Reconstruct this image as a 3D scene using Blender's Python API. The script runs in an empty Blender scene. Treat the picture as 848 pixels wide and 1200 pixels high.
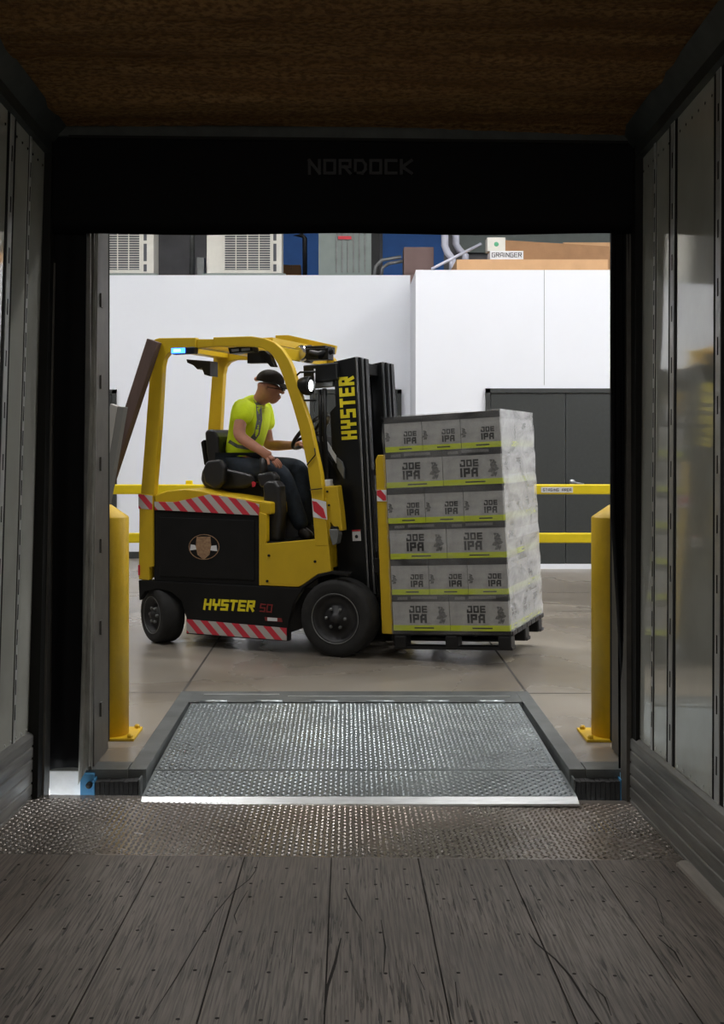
import bpy, bmesh, math, random
from mathutils import Matrix, Vector
random.seed(7)
S = bpy.context.scene
COL = S.collection
# ------------------------------------------------------------------ camera, world, light
FPX = 1350.0; CX = 407.0; HZ = 525.0; CH = 1.38
cam_d = bpy.data.cameras.new('camera'); cam = bpy.data.objects.new('camera', cam_d); COL.objects.link(cam)
cam.location = (0, 0, CH); cam.rotation_euler = (math.pi/2, 0, 0)
cam_d.sensor_width = 36; cam_d.lens = 36*FPX/1200
cam_d.shift_x = (424-CX)/1200; cam_d.shift_y = -(600-HZ)/1200
cam_d.clip_start = 0.05; cam_d.clip_end = 200
S.camera = cam
S.view_settings.view_transform = 'Standard'; S.view_settings.look = 'None'
S.view_settings.gamma = 1; S.view_settings.use_curve_mapping = False
S.view_settings.exposure = 0.0
W = bpy.data.worlds.new('world'); S.world = W; W.use_nodes = True
bg = W.node_tree.nodes['Background']; bg.inputs[0].default_value = (0.80, 0.90, 1.0, 1); bg.inputs[1].default_value = 12.0

def area(name, loc, rot, size, power, col=(1, 1, 1)):
    d = bpy.data.lights.new(name, 'AREA'); d.shape = 'RECTANGLE'; d.size = size[0]; d.size_y = size[1]
    d.energy = power; d.color = col
    o = bpy.data.objects.new(name, d); COL.objects.link(o); o.location = loc; o.rotation_euler = rot
    return o
HIGH_BAYS = [(-5.0, 10.6, 140), (-1.8, 10.6, 152), (1.6, 10.4, 115), (4.8, 9.4, 205), (8.0, 9.2, 195), (4.6, 6.6, 200), (-3.6, 6.4, 110), (0.4, 6.2, 75)]  # last three, on the dock side, are added to brighten fronts facing the doorway
for i, (x, y, p) in enumerate(HIGH_BAYS):
    area('high_bay_light', (x, y, 6.33), (0, 0, 0), (1.2, 0.5), p, (1.0, 0.98, 0.96))
area('added_fill_light', (-0.05, -1.4, 2.66), (math.radians(20), 0, 0), (0.55, 0.55), 54, (1.0, 0.94, 0.87))  # added fill behind the camera, put in to brighten the trailer interior

sd_ = bpy.data.lights.new('low_sun', 'SUN'); sd_.energy = 34; sd_.angle = math.radians(1); sd_.color = (1, .98, .95)
so_ = bpy.data.objects.new('low_sun', sd_); COL.objects.link(so_); so_.rotation_euler = Vector((1, .36, -.17)).to_track_quat('-Z', 'Y').to_euler()
# ------------------------------------------------------------------ materials
def mat(name, col, rough=0.5, metal=0.0, var=0.0, scale=8.0, stretch=(1, 1, 1), bump=0.0, bscale=None, col2=None,
        emit=None, estr=0.0, coat=0.0, ior=1.5, alpha=1.0, rvar=0.0, dist=0.01, detail=6):
    m = bpy.data.materials.new(name); m.use_nodes = True
    nt = m.node_tree; N = nt.nodes; L = nt.links
    b = N['Principled BSDF']
    b.inputs['Roughness'].default_value = rough; b.inputs['Metallic'].default_value = metal
    b.inputs['IOR'].default_value = ior; b.inputs['Coat Weight'].default_value = coat
    b.inputs['Coat Roughness'].default_value = 0.03
    b.inputs['Alpha'].default_value = alpha
    tc = N.new('ShaderNodeTexCoord'); mp = N.new('ShaderNodeMapping'); mp.inputs['Scale'].default_value = stretch
    L.new(tc.outputs['Object'], mp.inputs[0])
    nz = N.new('ShaderNodeTexNoise'); nz.inputs['Scale'].default_value = scale; nz.inputs['Detail'].default_value = detail
    nz.inputs['Roughness'].default_value = 0.6
    L.new(mp.outputs[0], nz.inputs['Vector'])
    mx = N.new('ShaderNodeMix'); mx.data_type = 'RGBA'
    if col2 is None:
        v = var if var > 0 else 0.06
        c1 = tuple(max(0, c*(1-v)) for c in col); c2 = tuple(min(1, c*(1+v)) for c in col)
    else: c1, c2 = col, col2
    mx.inputs[6].default_value = (*c1, 1); mx.inputs[7].default_value = (*c2, 1)
    rp = N.new('ShaderNodeMapRange'); rp.inputs[1].default_value = 0.3; rp.inputs[2].default_value = 0.7
    L.new(nz.outputs['Fac'], rp.inputs[0]); L.new(rp.outputs[0], mx.inputs[0]); L.new(mx.outputs[2], b.inputs['Base Color'])
    if rvar:
        rr = N.new('ShaderNodeMapRange'); rr.inputs[3].default_value = max(0, rough-rvar); rr.inputs[4].default_value = rough+rvar
        L.new(nz.outputs['Fac'], rr.inputs[0]); L.new(rr.outputs[0], b.inputs['Roughness'])
    if bump:
        n2 = N.new('ShaderNodeTexNoise'); n2.inputs['Scale'].default_value = bscale or scale*4; n2.inputs['Detail'].default_value = 4
        L.new(mp.outputs[0], n2.inputs['Vector'])
        bp = N.new('ShaderNodeBump'); bp.inputs['Strength'].default_value = bump; bp.inputs['Distance'].default_value = dist
        L.new(n2.outputs['Fac'], bp.inputs['Height']); L.new(bp.outputs[0], b.inputs['Normal'])
    if emit:
        b.inputs['Emission Color'].default_value = (*emit, 1); b.inputs['Emission Strength'].default_value = estr
    m['nodes_mx'] = 0
    return m

def noise_node(nt, vec, scale, detail=5, dist=0.0):
    n = nt.nodes.new('ShaderNodeTexNoise'); n.inputs['Scale'].default_value = scale; n.inputs['Detail'].default_value = detail
    n.inputs['Distortion'].default_value = dist; nt.links.new(vec, n.inputs['Vector']); return n
def mapr(nt, src, a, b, c=0.0, d=1.0):
    n = nt.nodes.new('ShaderNodeMapRange')
    for i, v in enumerate((a, b, c, d)): n.inputs[i+1].default_value = v
    nt.links.new(src, n.inputs[0]); return n.outputs[0]
def mathn(nt, op, a, b=None):
    n = nt.nodes.new('ShaderNodeMath'); n.operation = op
    for i, v in enumerate((a, b)):
        if v is None: continue
        if isinstance(v, (int, float)): n.inputs[i].default_value = v
        else: nt.links.new(v, n.inputs[i])
    return n.outputs[0]
def mixc(nt, fac, c1, c2):
    n = nt.nodes.new('ShaderNodeMix'); n.data_type = 'RGBA'
    for i, v in ((0, fac), (6, c1), (7, c2)):
        if isinstance(v, tuple): n.inputs[i].default_value = (*v, 1) if len(v) == 3 else v
        elif isinstance(v, (int, float)): n.inputs[i].default_value = v
        else: nt.links.new(v, n.inputs[i])
    return n.outputs[2]

M = {}
M['yellow'] = mat('yellow_paint', (0.60, 0.40, 0.012), 0.38, var=0.07, scale=5, bump=0.05, bscale=150)
M['yellow_bollard'] = mat('bollard_yellow', (0.62, 0.40, 0.010), 0.45, var=0.12, scale=6, bump=0.08, bscale=90)
M['yellow_rail'] = mat('rail_yellow', (0.80, 0.62, 0.01), 0.4)
M['black'] = mat('black_paint', (0.006, 0.006, 0.0065), 0.42, var=0.3, scale=6)
M['black_gloss'] = mat('mast_black', (0.007, 0.008, 0.009), 0.3, var=0.3, scale=3)
M['black_matte'] = mat('black_matte', (0.005, 0.005, 0.0055), 0.75)
M['vinyl'] = mat('black_vinyl', (0.016, 0.016, 0.018), 0.4, bump=0.3, bscale=30)
M['rubber'] = mat('tyre_rubber', (0.014, 0.014, 0.014), 0.8, var=0.4, scale=12)
M['rim'] = mat('wheel_rim', (0.03, 0.03, 0.032), 0.5, 0.3, var=0.3)
M['steel'] = mat('rail_steel', (0.30, 0.31, 0.33), 0.35, 0.9)
M['grey_metal'] = mat('grey_metal', (0.20, 0.21, 0.21), 0.45, 0.5, var=0.2)
M['white'] = mat('white_paint', (0.75, 0.76, 0.78), 0.5)
M['red'] = mat('red_paint', (0.60, 0.03, 0.05), 0.4)
M['text_yellow'] = mat('letter_yellow', (0.85, 0.72, 0.02), 0.4)
M['text_red'] = mat('letter_red', (0.22, 0.02, 0.02), 0.5)
M['ink'] = mat('black_ink', (0.02, 0.02, 0.022), 0.6)
M['tan'] = mat('tan_emblem', (0.42, 0.27, 0.15), 0.6, col2=(0.22, 0.12, 0.07), scale=60)
M['brown_beam'] = mat('brown_steel', (0.085, 0.052, 0.042), 0.6, var=0.2, stretch=(1, 1, 0.2), scale=20)
M['lamp_glass'] = mat('lamp_glass', (0.9, 0.9, 0.9), 0.3, emit=(0.95, 0.98, 1.0), estr=5)
M['blue_lamp'] = mat('blue_lamp', (0.1, 0.3, 0.9), 0.3, emit=(0.03, 0.16, 1.0), estr=5)
M['blue_lamp_core'] = mat('blue_lamp_core', (0.6, 0.8, 1.0), 0.3, emit=(0.16, 0.45, 1.0), estr=4)
M['chrome'] = mat('lamp_reflector', (0.6, 0.6, 0.62), 0.15, 1.0)
M['glass_dark'] = mat('dark_glass', (0.03, 0.03, 0.035), 0.08)
M['skin'] = mat('skin', (0.52, 0.24, 0.16), 0.5, var=0.1, scale=25)
M['denim'] = mat('dark_denim', (0.022, 0.032, 0.048), 0.85, var=0.3, scale=30)
M['shoe'] = mat('brown_black_leather', (0.02, 0.015, 0.012), 0.5)
M['cap'] = mat('black_cap_cloth', (0.022, 0.018, 0.016), 0.8)
M['hair'] = mat('short_hair', (0.10, 0.06, 0.04), 0.9)
M['grey_reflective'] = mat('silver_reflective', (0.10, 0.115, 0.10), 0.45, var=0.6, scale=22)
M['shirt'] = mat('hi_vis_cloth', (0.74, 0.94, 0.01), 0.7, var=0.05, bump=0.5, bscale=18, dist=0.01)
M['card_grey'] = mat('printed_carton', (0.42, 0.42, 0.41), 0.6, col2=(0.28, 0.28, 0.28), scale=14, stretch=(1, 1, 1))
M['card_band'] = mat('carton_black_band', (0.03, 0.03, 0.032), 0.5)
M['card_green'] = mat('carton_lime_band', (0.48, 0.56, 0.02), 0.5)
M['card_grey_text'] = mat('carton_grey_strip', (0.20, 0.20, 0.20), 0.5, scale=150, col2=(0.07, 0.07, 0.07))
M['hop_art'] = mat('carton_dark_art', (0.035, 0.035, 0.035), 0.6, col2=(0.20, 0.20, 0.20), scale=60, detail=2)
M['pallet'] = mat('black_plastic', (0.010, 0.010, 0.011), 0.5)
M['cardboard'] = mat('cardboard', (0.55, 0.33, 0.17), 0.8, var=0.08, scale=4)
M['cardboard_dark'] = mat('cardboard_inner', (0.36, 0.20, 0.10), 0.85, var=0.12, scale=5)
M['ac_white'] = mat('unit_casing', (0.66, 0.65, 0.60), 0.5)
M['ac_dark'] = mat('unit_coil', (0.07, 0.075, 0.09), 0.6)
M['cab_grey'] = mat('cabinet_grey_green', (0.20, 0.24, 0.23), 0.5)
M['blue_wall'] = mat('blue_panel', (0.02, 0.13, 0.45), 0.6)
M['blue_dock'] = mat('blue_dock_steel', (0.05, 0.22, 0.42), 0.5)
M['blue_dock_lit'] = mat('blue_dock_steel_lit', (0.32, 0.60, 0.80), 0.5)  # daylight on the right side plate is put into this lighter blue
M['pipe_white'] = mat('pale_pipe', (0.55, 0.57, 0.68), 0.45)
M['box_mauve'] = mat('mauve_box', (0.25, 0.17, 0.16), 0.8)
M['green_mark'] = mat('green_mark', (0.10, 0.40, 0.22), 0.6)
M['wall_white'] = mat('white_wall_paint', (0.76, 0.79, 0.86), 0.6, var=0.015, scale=1.2)
M['wall_grey'] = mat('upper_wall_grey', (0.16, 0.16, 0.17), 0.7, var=0.15, scale=3)
M['dock_wall'] = mat('dock_wall_grey', (0.20, 0.20, 0.19), 0.8, var=0.2, scale=9, bump=0.3, bscale=60)
M['door_dark'] = mat('charcoal_door', (0.030, 0.034, 0.034), 0.5, var=0.12, scale=30)
M['joint'] = mat('joint_sealant', (0.05, 0.045, 0.04), 0.9)
M['curtain'] = mat('black_curtain_vinyl', (0.0022, 0.0022, 0.003), 0.7, bump=0.2, bscale=6, dist=0.02)
M['curtain_edge'] = mat('grey_curtain_edge', (0.27, 0.27, 0.25), 0.7, var=0.5, scale=14, stretch=(1, 1, .3))
M['curtain_text'] = mat('faded_lettering', (0.05, 0.05, 0.052), 0.6)
M['ext_white'] = mat('white_exterior_wall', (0.85, 0.86, 0.87), 0.7, var=0.05, scale=30)
M['asphalt'] = mat('yard_concrete', (0.55, 0.54, 0.52), 0.8, var=0.1, scale=2)
M['post_metal'] = mat('wall_post_metal', (0.50, 0.51, 0.50), 0.32, 0.4, var=0.15, scale=10)
M['groove'] = mat('dark_groove', (0.012, 0.012, 0.012), 0.7)
M['frame_dark'] = mat('trailer_frame_dark', (0.012, 0.012, 0.011), 0.6)
M['frame_grey'] = mat('trailer_frame_steel', (0.07, 0.066, 0.058), 0.5, 0.3, var=0.25, scale=14)
M['rail_green'] = mat('top_rail_metal', (0.045, 0.050, 0.046), 0.5, 0.4, var=0.3, scale=9)
M['ledge'] = mat('pale_floor_ledge', (0.42, 0.39, 0.35), 0.55, 0.1, var=0.2, scale=10, stretch=(3, .4, 1))
M['plate_steel'] = mat('leveler_steel', (0.34, 0.38, 0.395), 0.30, 0.75, col2=(0.20, 0.225, 0.235), scale=3.5, rvar=0.1)
M['plate_edge'] = mat('lip_bevel_steel', (0.60, 0.62, 0.63), 0.32, 0.7, var=0.15, scale=12, stretch=(1, 6, 6))
M['thresh_steel'] = mat('threshold_steel', (0.44, 0.42, 0.40), 0.27, 0.7, col2=(0.25, 0.21, 0.175), scale=1.6, rvar=0.08)
M['pit_steel'] = mat('pit_frame_steel', (0.12, 0.13, 0.13), 0.42, 0.4, var=0.25, scale=7)
M['wood_dark'] = mat('crack_dark', (0.018, 0.015, 0.013), 0.9)
M['scuff'] = mat('scuff_metal', (0.30, 0.30, 0.285), 0.36, 0.4, col2=(0.12, 0.12, 0.115), scale=7, stretch=(1, .25, 3), rvar=0.12)
M['sticker_white'] = mat('sticker_white', (0.6, 0.58, 0.62), 0.4)
M['sticker_blue'] = mat('sticker_blue', (0.02, 0.06, 0.16), 0.5)
M['bark'] = M['hair']

for k_ in ('black', 'black_gloss', 'black_matte', 'pallet'): M[k_].node_tree.nodes['Principled BSDF'].inputs['Specular IOR Level'].default_value = 0.3
for k_ in ('curtain', 'frame_dark', 'curtain_text', 'curtain_edge', 'groove'): M[k_].node_tree.nodes['Principled BSDF'].inputs['Specular IOR Level'].default_value = 0.08
M['curtain'].node_tree.nodes['Principled BSDF'].inputs['Specular IOR Level'].default_value = 0.12
# glossy liner of the trailer side walls, slightly wavy
m = mat('liner_panel', (0.64, 0.65, 0.59), 0.08, 0.2, var=0.10, scale=3, coat=1.0, ior=1.8)
nt = m.node_tree; b = nt.nodes['Principled BSDF']; b.inputs['Coat Roughness'].default_value = 0.05; tc = nt.nodes['Texture Coordinate']
n = noise_node(nt, tc.outputs['Object'], 2.2, 2)
bp = nt.nodes.new('ShaderNodeBump'); bp.inputs['Strength'].default_value = 0.06; bp.inputs['Distance'].default_value = 0.02
nt.links.new(n.outputs['Fac'], bp.inputs['Height']); nt.links.new(bp.outputs[0], b.inputs['Normal']); nt.links.new(bp.outputs[0], b.inputs['Coat Normal'])
M['liner'] = m

# hazard stripes, red and white, running down to the right
m = mat('hazard_stripe', (0.55, 0.52, 0.50), 0.45)
nt = m.node_tree; b = nt.nodes['Principled BSDF']; tc = nt.nodes['Texture Coordinate']
sx = nt.nodes.new('ShaderNodeSeparateXYZ'); nt.links.new(tc.outputs['Object'], sx.inputs[0])
f = mathn(nt, 'ADD', sx.outputs[0], sx.outputs[2]); f = mathn(nt, 'ADD', f, 20.0)
f = mathn(nt, 'FRACT', mathn(nt, 'DIVIDE', f, 0.118)); f = mathn(nt, 'GREATER_THAN', f, 0.52)
nt.links.new(mixc(nt, f, (0.50, 0.47, 0.45), (0.62, 0.035, 0.06)), b.inputs['Base Color'])
M['hazard'] = m

# worn hardwood trailer floor: planks run along y
m = mat('worn_hardwood', (0.2, 0.17, 0.15), 0.55)
nt = m.node_tree; b = nt.nodes['Principled BSDF']; tc = nt.nodes['Texture Coordinate']; L = nt.links
def mp_(sc):
    q = nt.nodes.new('ShaderNodeMapping'); q.inputs['Scale'].default_value = sc; L.new(tc.outputs['Object'], q.inputs[0]); return q.outputs[0]
big = noise_node(nt, mp_((1, 1, 1)), 1.8, 5); grain = noise_node(nt, mp_((95, 2.6, 1)), 1.8, 9, 0.4)
crk = noise_node(nt, mp_((70, 3.0, 1)), 1.5, 6, 1.0); area_ = noise_node(nt, mp_((2.2, 1.3, 1)), 1.6, 3)
plank = nt.nodes.new('ShaderNodeSeparateXYZ'); L.new(tc.outputs['Object'], plank.inputs[0])
pid = mathn(nt, 'FLOOR', mathn(nt, 'DIVIDE', mathn(nt, 'ADD', plank.outputs[0], 3.053), 0.30))
wn = nt.nodes.new('ShaderNodeTexWhiteNoise'); wn.noise_dimensions = '1D'; L.new(pid, wn.inputs['W'])
c0 = mixc(nt, mapr(nt, big.outputs['Fac'], .3, .7), (0.13, 0.108, 0.09), (0.31, 0.275, 0.25))
c0 = mixc(nt, mathn(nt, 'MULTIPLY', wn.outputs['Value'], 0.45), c0, (0.20, 0.155, 0.12))
c1 = mixc(nt, mapr(nt, grain.outputs['Fac'], .42, .62, 0, .7), c0, (0.060, 0.050, 0.043))
ck = mathn(nt, 'MULTIPLY', mapr(nt, crk.outputs['Fac'], .58, .63), mapr(nt, area_.outputs['Fac'], .42, .54))
c2 = mixc(nt, mathn(nt, 'MULTIPLY', ck, 0.9), c1, (0.022, 0.018, 0.015))
L.new(c2, b.inputs['Base Color'])
h = mathn(nt, 'SUBTRACT', mathn(nt, 'MULTIPLY', grain.outputs['Fac'], 0.35), ck)
bp = nt.nodes.new('ShaderNodeBump'); bp.inputs['Strength'].default_value = 0.5; bp.inputs['Distance'].default_value = 0.004
L.new(h, bp.inputs['Height']); L.new(bp.outputs[0], b.inputs['Normal'])
L.new(mapr(nt, big.outputs['Fac'], .3, .7, .42, .62), b.inputs['Roughness'])
M['wood'] = m

# brown sprayed ceiling with streaks across the trailer
m = mat('brown_foam', (0.1, 0.05, 0.02), 0.9)
nt = m.node_tree; b = nt.nodes['Principled BSDF']; tc = nt.nodes['Texture Coordinate']; L = nt.links
def mp_(sc):
    q = nt.nodes.new('ShaderNodeMapping'); q.inputs['Scale'].default_value = sc; L.new(tc.outputs['Object'], q.inputs[0]); return q.outputs[0]
str_ = noise_node(nt, mp_((0.9, 7, 1)), 1.3, 5, 0.5); fine = noise_node(nt, mp_((1, 1.2, 1)), 44, 5); med = noise_node(nt, mp_((1, 2.5, 1)), 7, 5)
c = mixc(nt, mapr(nt, str_.outputs['Fac'], .3, .7), (0.15, 0.072, 0.024), (0.30, 0.17, 0.066))
c = mixc(nt, mapr(nt, fine.outputs['Fac'], .42, .6, 0, .8), c, (0.11, 0.055, 0.02))
L.new(c, b.inputs['Base Color'])
hh = mathn(nt, 'ADD', mathn(nt, 'MULTIPLY', str_.outputs['Fac'], 2.2), mathn(nt, 'ADD', med.outputs['Fac'], mathn(nt, 'MULTIPLY', fine.outputs['Fac'], .5)))
bp = nt.nodes.new('ShaderNodeBump'); bp.inputs['Strength'].default_value = 1.0; bp.inputs['Distance'].default_value = 0.06
L.new(hh, bp.inputs['Height']); L.new(bp.outputs[0], b.inputs['Normal'])
b.inputs['Specular IOR Level'].default_value = 0.1
M['foam'] = m

# polished concrete
m = mat('polished_concrete', (0.3, 0.27, 0.23), 0.3)
nt = m.node_tree; b = nt.nodes['Principled BSDF']; tc = nt.nodes['Texture Coordinate']; L = nt.links
a1 = noise_node(nt, tc.outputs['Object'], 0.7, 6, 0.4); a2 = noise_node(nt, tc.outputs['Object'], 6, 6); a3 = noise_node(nt, tc.outputs['Object'], 90, 2)
c = mixc(nt, mapr(nt, a1.outputs['Fac'], .35, .65), (0.17, 0.15, 0.125), (0.27, 0.245, 0.21))
c = mixc(nt, mapr(nt, a2.outputs['Fac'], .4, .7, 0, .35), c, (0.24, 0.20, 0.15))
c = mixc(nt, mapr(nt, a3.outputs['Fac'], .4, .7, 0, .25), c, (0.20, 0.18, 0.15))
L.new(c, b.inputs['Base Color']); L.new(mapr(nt, a1.outputs['Fac'], .3, .7, .20, .36), b.inputs['Roughness'])
M['concrete'] = m

# stretch film: thin, cloudy, partly see-through
def film(name, lo, hi):
    m = bpy.data.materials.new(name); m.use_nodes = True; nt = m.node_tree; N = nt.nodes; L = nt.links
    b = N['Principled BSDF']; b.inputs['Base Color'].default_value = (0.72, 0.73, 0.74, 1); b.inputs['Roughness'].default_value = 0.22
    tc = N.new('ShaderNodeTexCoord'); mp = N.new('ShaderNodeMapping'); mp.inputs['Scale'].default_value = (2.0, 2.0, 5.0)
    L.new(tc.outputs['Object'], mp.inputs[0])
    a = noise_node(nt, mp.outputs[0], 1.6, 6, 1.0); w = noise_node(nt, mp.outputs[0], 5, 3, 1.5)
    L.new(mapr(nt, a.outputs['Fac'], .32, .68, lo, hi), b.inputs['Alpha'])
    bp = N.new('ShaderNodeBump'); bp.inputs['Strength'].default_value = 0.3; bp.inputs['Distance'].default_value = 0.015
    L.new(w.outputs['Fac'], bp.inputs['Height']); L.new(bp.outputs[0], b.inputs['Normal'])
    return m
M['film'] = film('stretch_film', 0.0, 0.19)
M['film_side'] = film('stretch_film_layered', 0.34, 0.66)

# ------------------------------------------------------------------ frames
T_ANG = math.atan(62/FPX)
T = Matrix.Translation((-0.06, FPX/282, -0.074)) @ Matrix.Rotation(math.radians(0.6), 4, 'Y') @ Matrix.Rotation(-T_ANG, 4, 'X') @ Matrix.Translation((0.06, 0, 0))
FR = Matrix.Translation((-0.08, 7.6, 0)) @ Matrix.Rotation(math.radians(-22), 4, 'Z')
I4 = Matrix.Identity(4)
CT, ST = math.cos(math.radians(22)), math.sin(math.radians(22))
def fk(px, py, v):
    a = (px-CX)/FPX
    u = (a*(7.6+CT*v)+0.08-ST*v)/(CT+ST*a)
    Y = 7.6-ST*u+CT*v
    return (u, v, CH-(py-HZ)*Y/FPX)

# ------------------------------------------------------------------ mesh helpers
class MB:
    def __init__(s): s.v = []; s.f = []; s.m = []; s.sm = []; s.mats = []
    def mi(s, m):
        if m not in s.mats: s.mats.append(m)
        return s.mats.index(m)
    def add(s, vs, fs, m, smooth=False):
        o = len(s.v); s.v += [tuple(p) for p in vs]; k = s.mi(m)
        for f in fs: s.f.append([o+i for i in f]); s.m.append(k); s.sm.append(smooth)
    def box(s, a, b, m):
        x0, y0, z0 = a; x1, y1, z1 = b
        s.add([(x0, y0, z0), (x1, y0, z0), (x1, y1, z0), (x0, y1, z0), (x0, y0, z1), (x1, y0, z1), (x1, y1, z1), (x0, y1, z1)],
              [(0, 3, 2, 1), (4, 5, 6, 7), (0, 1, 5, 4), (1, 2, 6, 5), (2, 3, 7, 6), (3, 0, 4, 7)], m)
    def hexa(s, p, m):
        s.add(p, [(0, 3, 2, 1), (4, 5, 6, 7), (0, 1, 5, 4), (1, 2, 6, 5), (2, 3, 7, 6), (3, 0, 4, 7)], m)
    def prism(s, pts, v0, v1, m, smooth=False):        # outline in (u, w), extruded along v
        n = len(pts)
        s.add([(p[0], v0, p[1]) for p in pts]+[(p[0], v1, p[1]) for p in pts],
              [list(range(n)), list(range(2*n-1, n-1, -1))]+[(i, i+n, (i+1) % n+n, (i+1) % n) for i in range(n)], m, smooth)
    def tube(s, pts, r, m, n=10, cap=True):
        pts = [Vector(p) for p in pts]; rr = r if isinstance(r, (list, tuple)) else [r]*len(pts)
        vs = []; ref = None
        for i, p in enumerate(pts):
            t = (pts[min(i+1, len(pts)-1)]-pts[max(i-1, 0)]).normalized()
            if ref is None: ref = Vector((0, 0, 1)) if abs(t.z) < .9 else Vector((1, 0, 0))
            a = t.cross(ref).normalized(); bb = t.cross(a).normalized(); ref = -bb if False else ref
            for k in range(n):
                th = 2*math.pi*k/n; vs.append(p+(a*math.cos(th)+bb*math.sin(th))*rr[i])
        fs = []
        for i in range(len(pts)-1):
            for k in range(n): fs.append((i*n+k, i*n+(k+1) % n, (i+1)*n+(k+1) % n, (i+1)*n+k))
        s.add(vs, fs, m, True)
        if cap: s.add(vs[:n]+vs[-n:], [list(range(n)), list(range(2*n-1, n-1, -1))], m)
    def lathe(s, prof, m, n=40, axis='z', c=(0, 0, 0), smooth=True, caps=True):   # prof: (r, h)
        vs = []
        for r, h in prof:
            for k in range(n):
                t = 2*math.pi*k/n; a, bb = r*math.cos(t), r*math.sin(t)
                if axis == 'z': vs.append((c[0]+a, c[1]+bb, c[2]+h))
                elif axis == 'y': vs.append((c[0]+a, c[1]+h, c[2]+bb))
                else: vs.append((c[0]+h, c[1]+a, c[2]+bb))
        fs = []
        for i in range(len(prof)-1):
            for k in range(n): fs.append((i*n+k, i*n+(k+1) % n, (i+1)*n+(k+1) % n, (i+1)*n+k))
        s.add(vs, fs, m, smooth)
        for i, ring in ((0, vs[:n]), (1, vs[-n:])) if caps else ():
            if prof[0 if i == 0 else -1][0] > 1e-4: s.add(ring, [list(range(n))], m)
    def ball(s, c, r, m, n=16):
        rx, ry, rz = (r, r, r) if isinstance(r, (int, float)) else r
        vs = []; fs = []
        for i in range(n//2+1):
            ph = math.pi*i/(n//2)
            for k in range(n):
                th = 2*math.pi*k/n; vs.append((c[0]+rx*math.sin(ph)*math.cos(th), c[1]+ry*math.sin(ph)*math.sin(th), c[2]+rz*math.cos(ph)))
        for i in range(n//2):
            for k in range(n): fs.append((i*n+k, i*n+(k+1) % n, (i+1)*n+(k+1) % n, (i+1)*n+k))
        s.add(vs, fs, m, True)
    def build(s, name, parent=None, matrix=None, origin=(0, 0, 0), bevel=0.0, seg=2, norm=True, split=False):
        me = bpy.data.meshes.new(name); me.from_pydata(s.v, [], s.f)
        for m in s.mats: me.materials.append(m)
        me.polygons.foreach_set('material_index', s.m); me.polygons.foreach_set('use_smooth', s.sm); me.update()
        if norm:
            bm = bmesh.new(); bm.from_mesh(me); bmesh.ops.remove_doubles(bm, verts=bm.verts, dist=1e-6)
            bmesh.ops.recalc_face_normals(bm, faces=bm.faces)
            if split:
                bm.verts.ensure_lookup_table(); seen = set(); isl = []
                for v in bm.verts:
                    if v.index in seen: continue
                    st = [v]; seen.add(v.index); grp = []
                    while st:
                        a = st.pop(); grp.append(a.index)
                        for e in a.link_edges:
                            b_ = e.other_vert(a)
                            if b_.index not in seen: seen.add(b_.index); st.append(b_)
                    isl.append(set(grp))
                if len(isl) > 1:
                    o = None
                    for g_i in isl:
                        sub = MB(); idx = {}
                        for f in bm.faces:
                            if f.verts[0].index in g_i:
                                ids = []
                                for v in f.verts:
                                    if v.index not in idx: idx[v.index] = len(sub.v); sub.v.append(tuple(v.co))
                                    ids.append(idx[v.index])
                                sub.f.append(ids); sub.m.append(sub.mi(s.mats[f.material_index])); sub.sm.append(f.smooth)
                        o = sub.build(name, parent, matrix, bevel=bevel, seg=seg)
                    bm.free(); bpy.data.meshes.remove(me); return o
            bm.to_mesh(me); bm.free()
        o = bpy.data.objects.new(name, me); COL.objects.link(o)
        if parent is not None:
            o.parent = parent; o.location = -Vector(parent.get('_org', (0, 0, 0)))
            if parent.type == 'MESH': o.location = (0, 0, 0)
        elif matrix is not None:
            o.matrix_world = matrix
        if bevel:
            md = o.modifiers.new('bevel', 'BEVEL'); md.width = bevel; md.segments = seg; md.limit_method = 'ANGLE'; md.angle_limit = math.radians(35)
            md.harden_normals = False
        return o
def thing(name, label, cat, frame=I4, org=(0, 0, 0), group=None):
    e = bpy.data.objects.new(name, None); COL.objects.link(e); e.empty_display_size = 0.1
    e.matrix_world = frame @ Matrix.Translation(org); e['_org'] = org; e['label'] = label; e['category'] = cat
    if group: e['group'] = group
    return e
def tag(o, label, cat, group=None):
    o['label'] = label; o['category'] = cat
    if group: o['group'] = group
    return o
def struct(o): o['kind'] = 'structure'; return o
def B(a, b, m): q = MB(); q.box(a, b, m); return q

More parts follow.
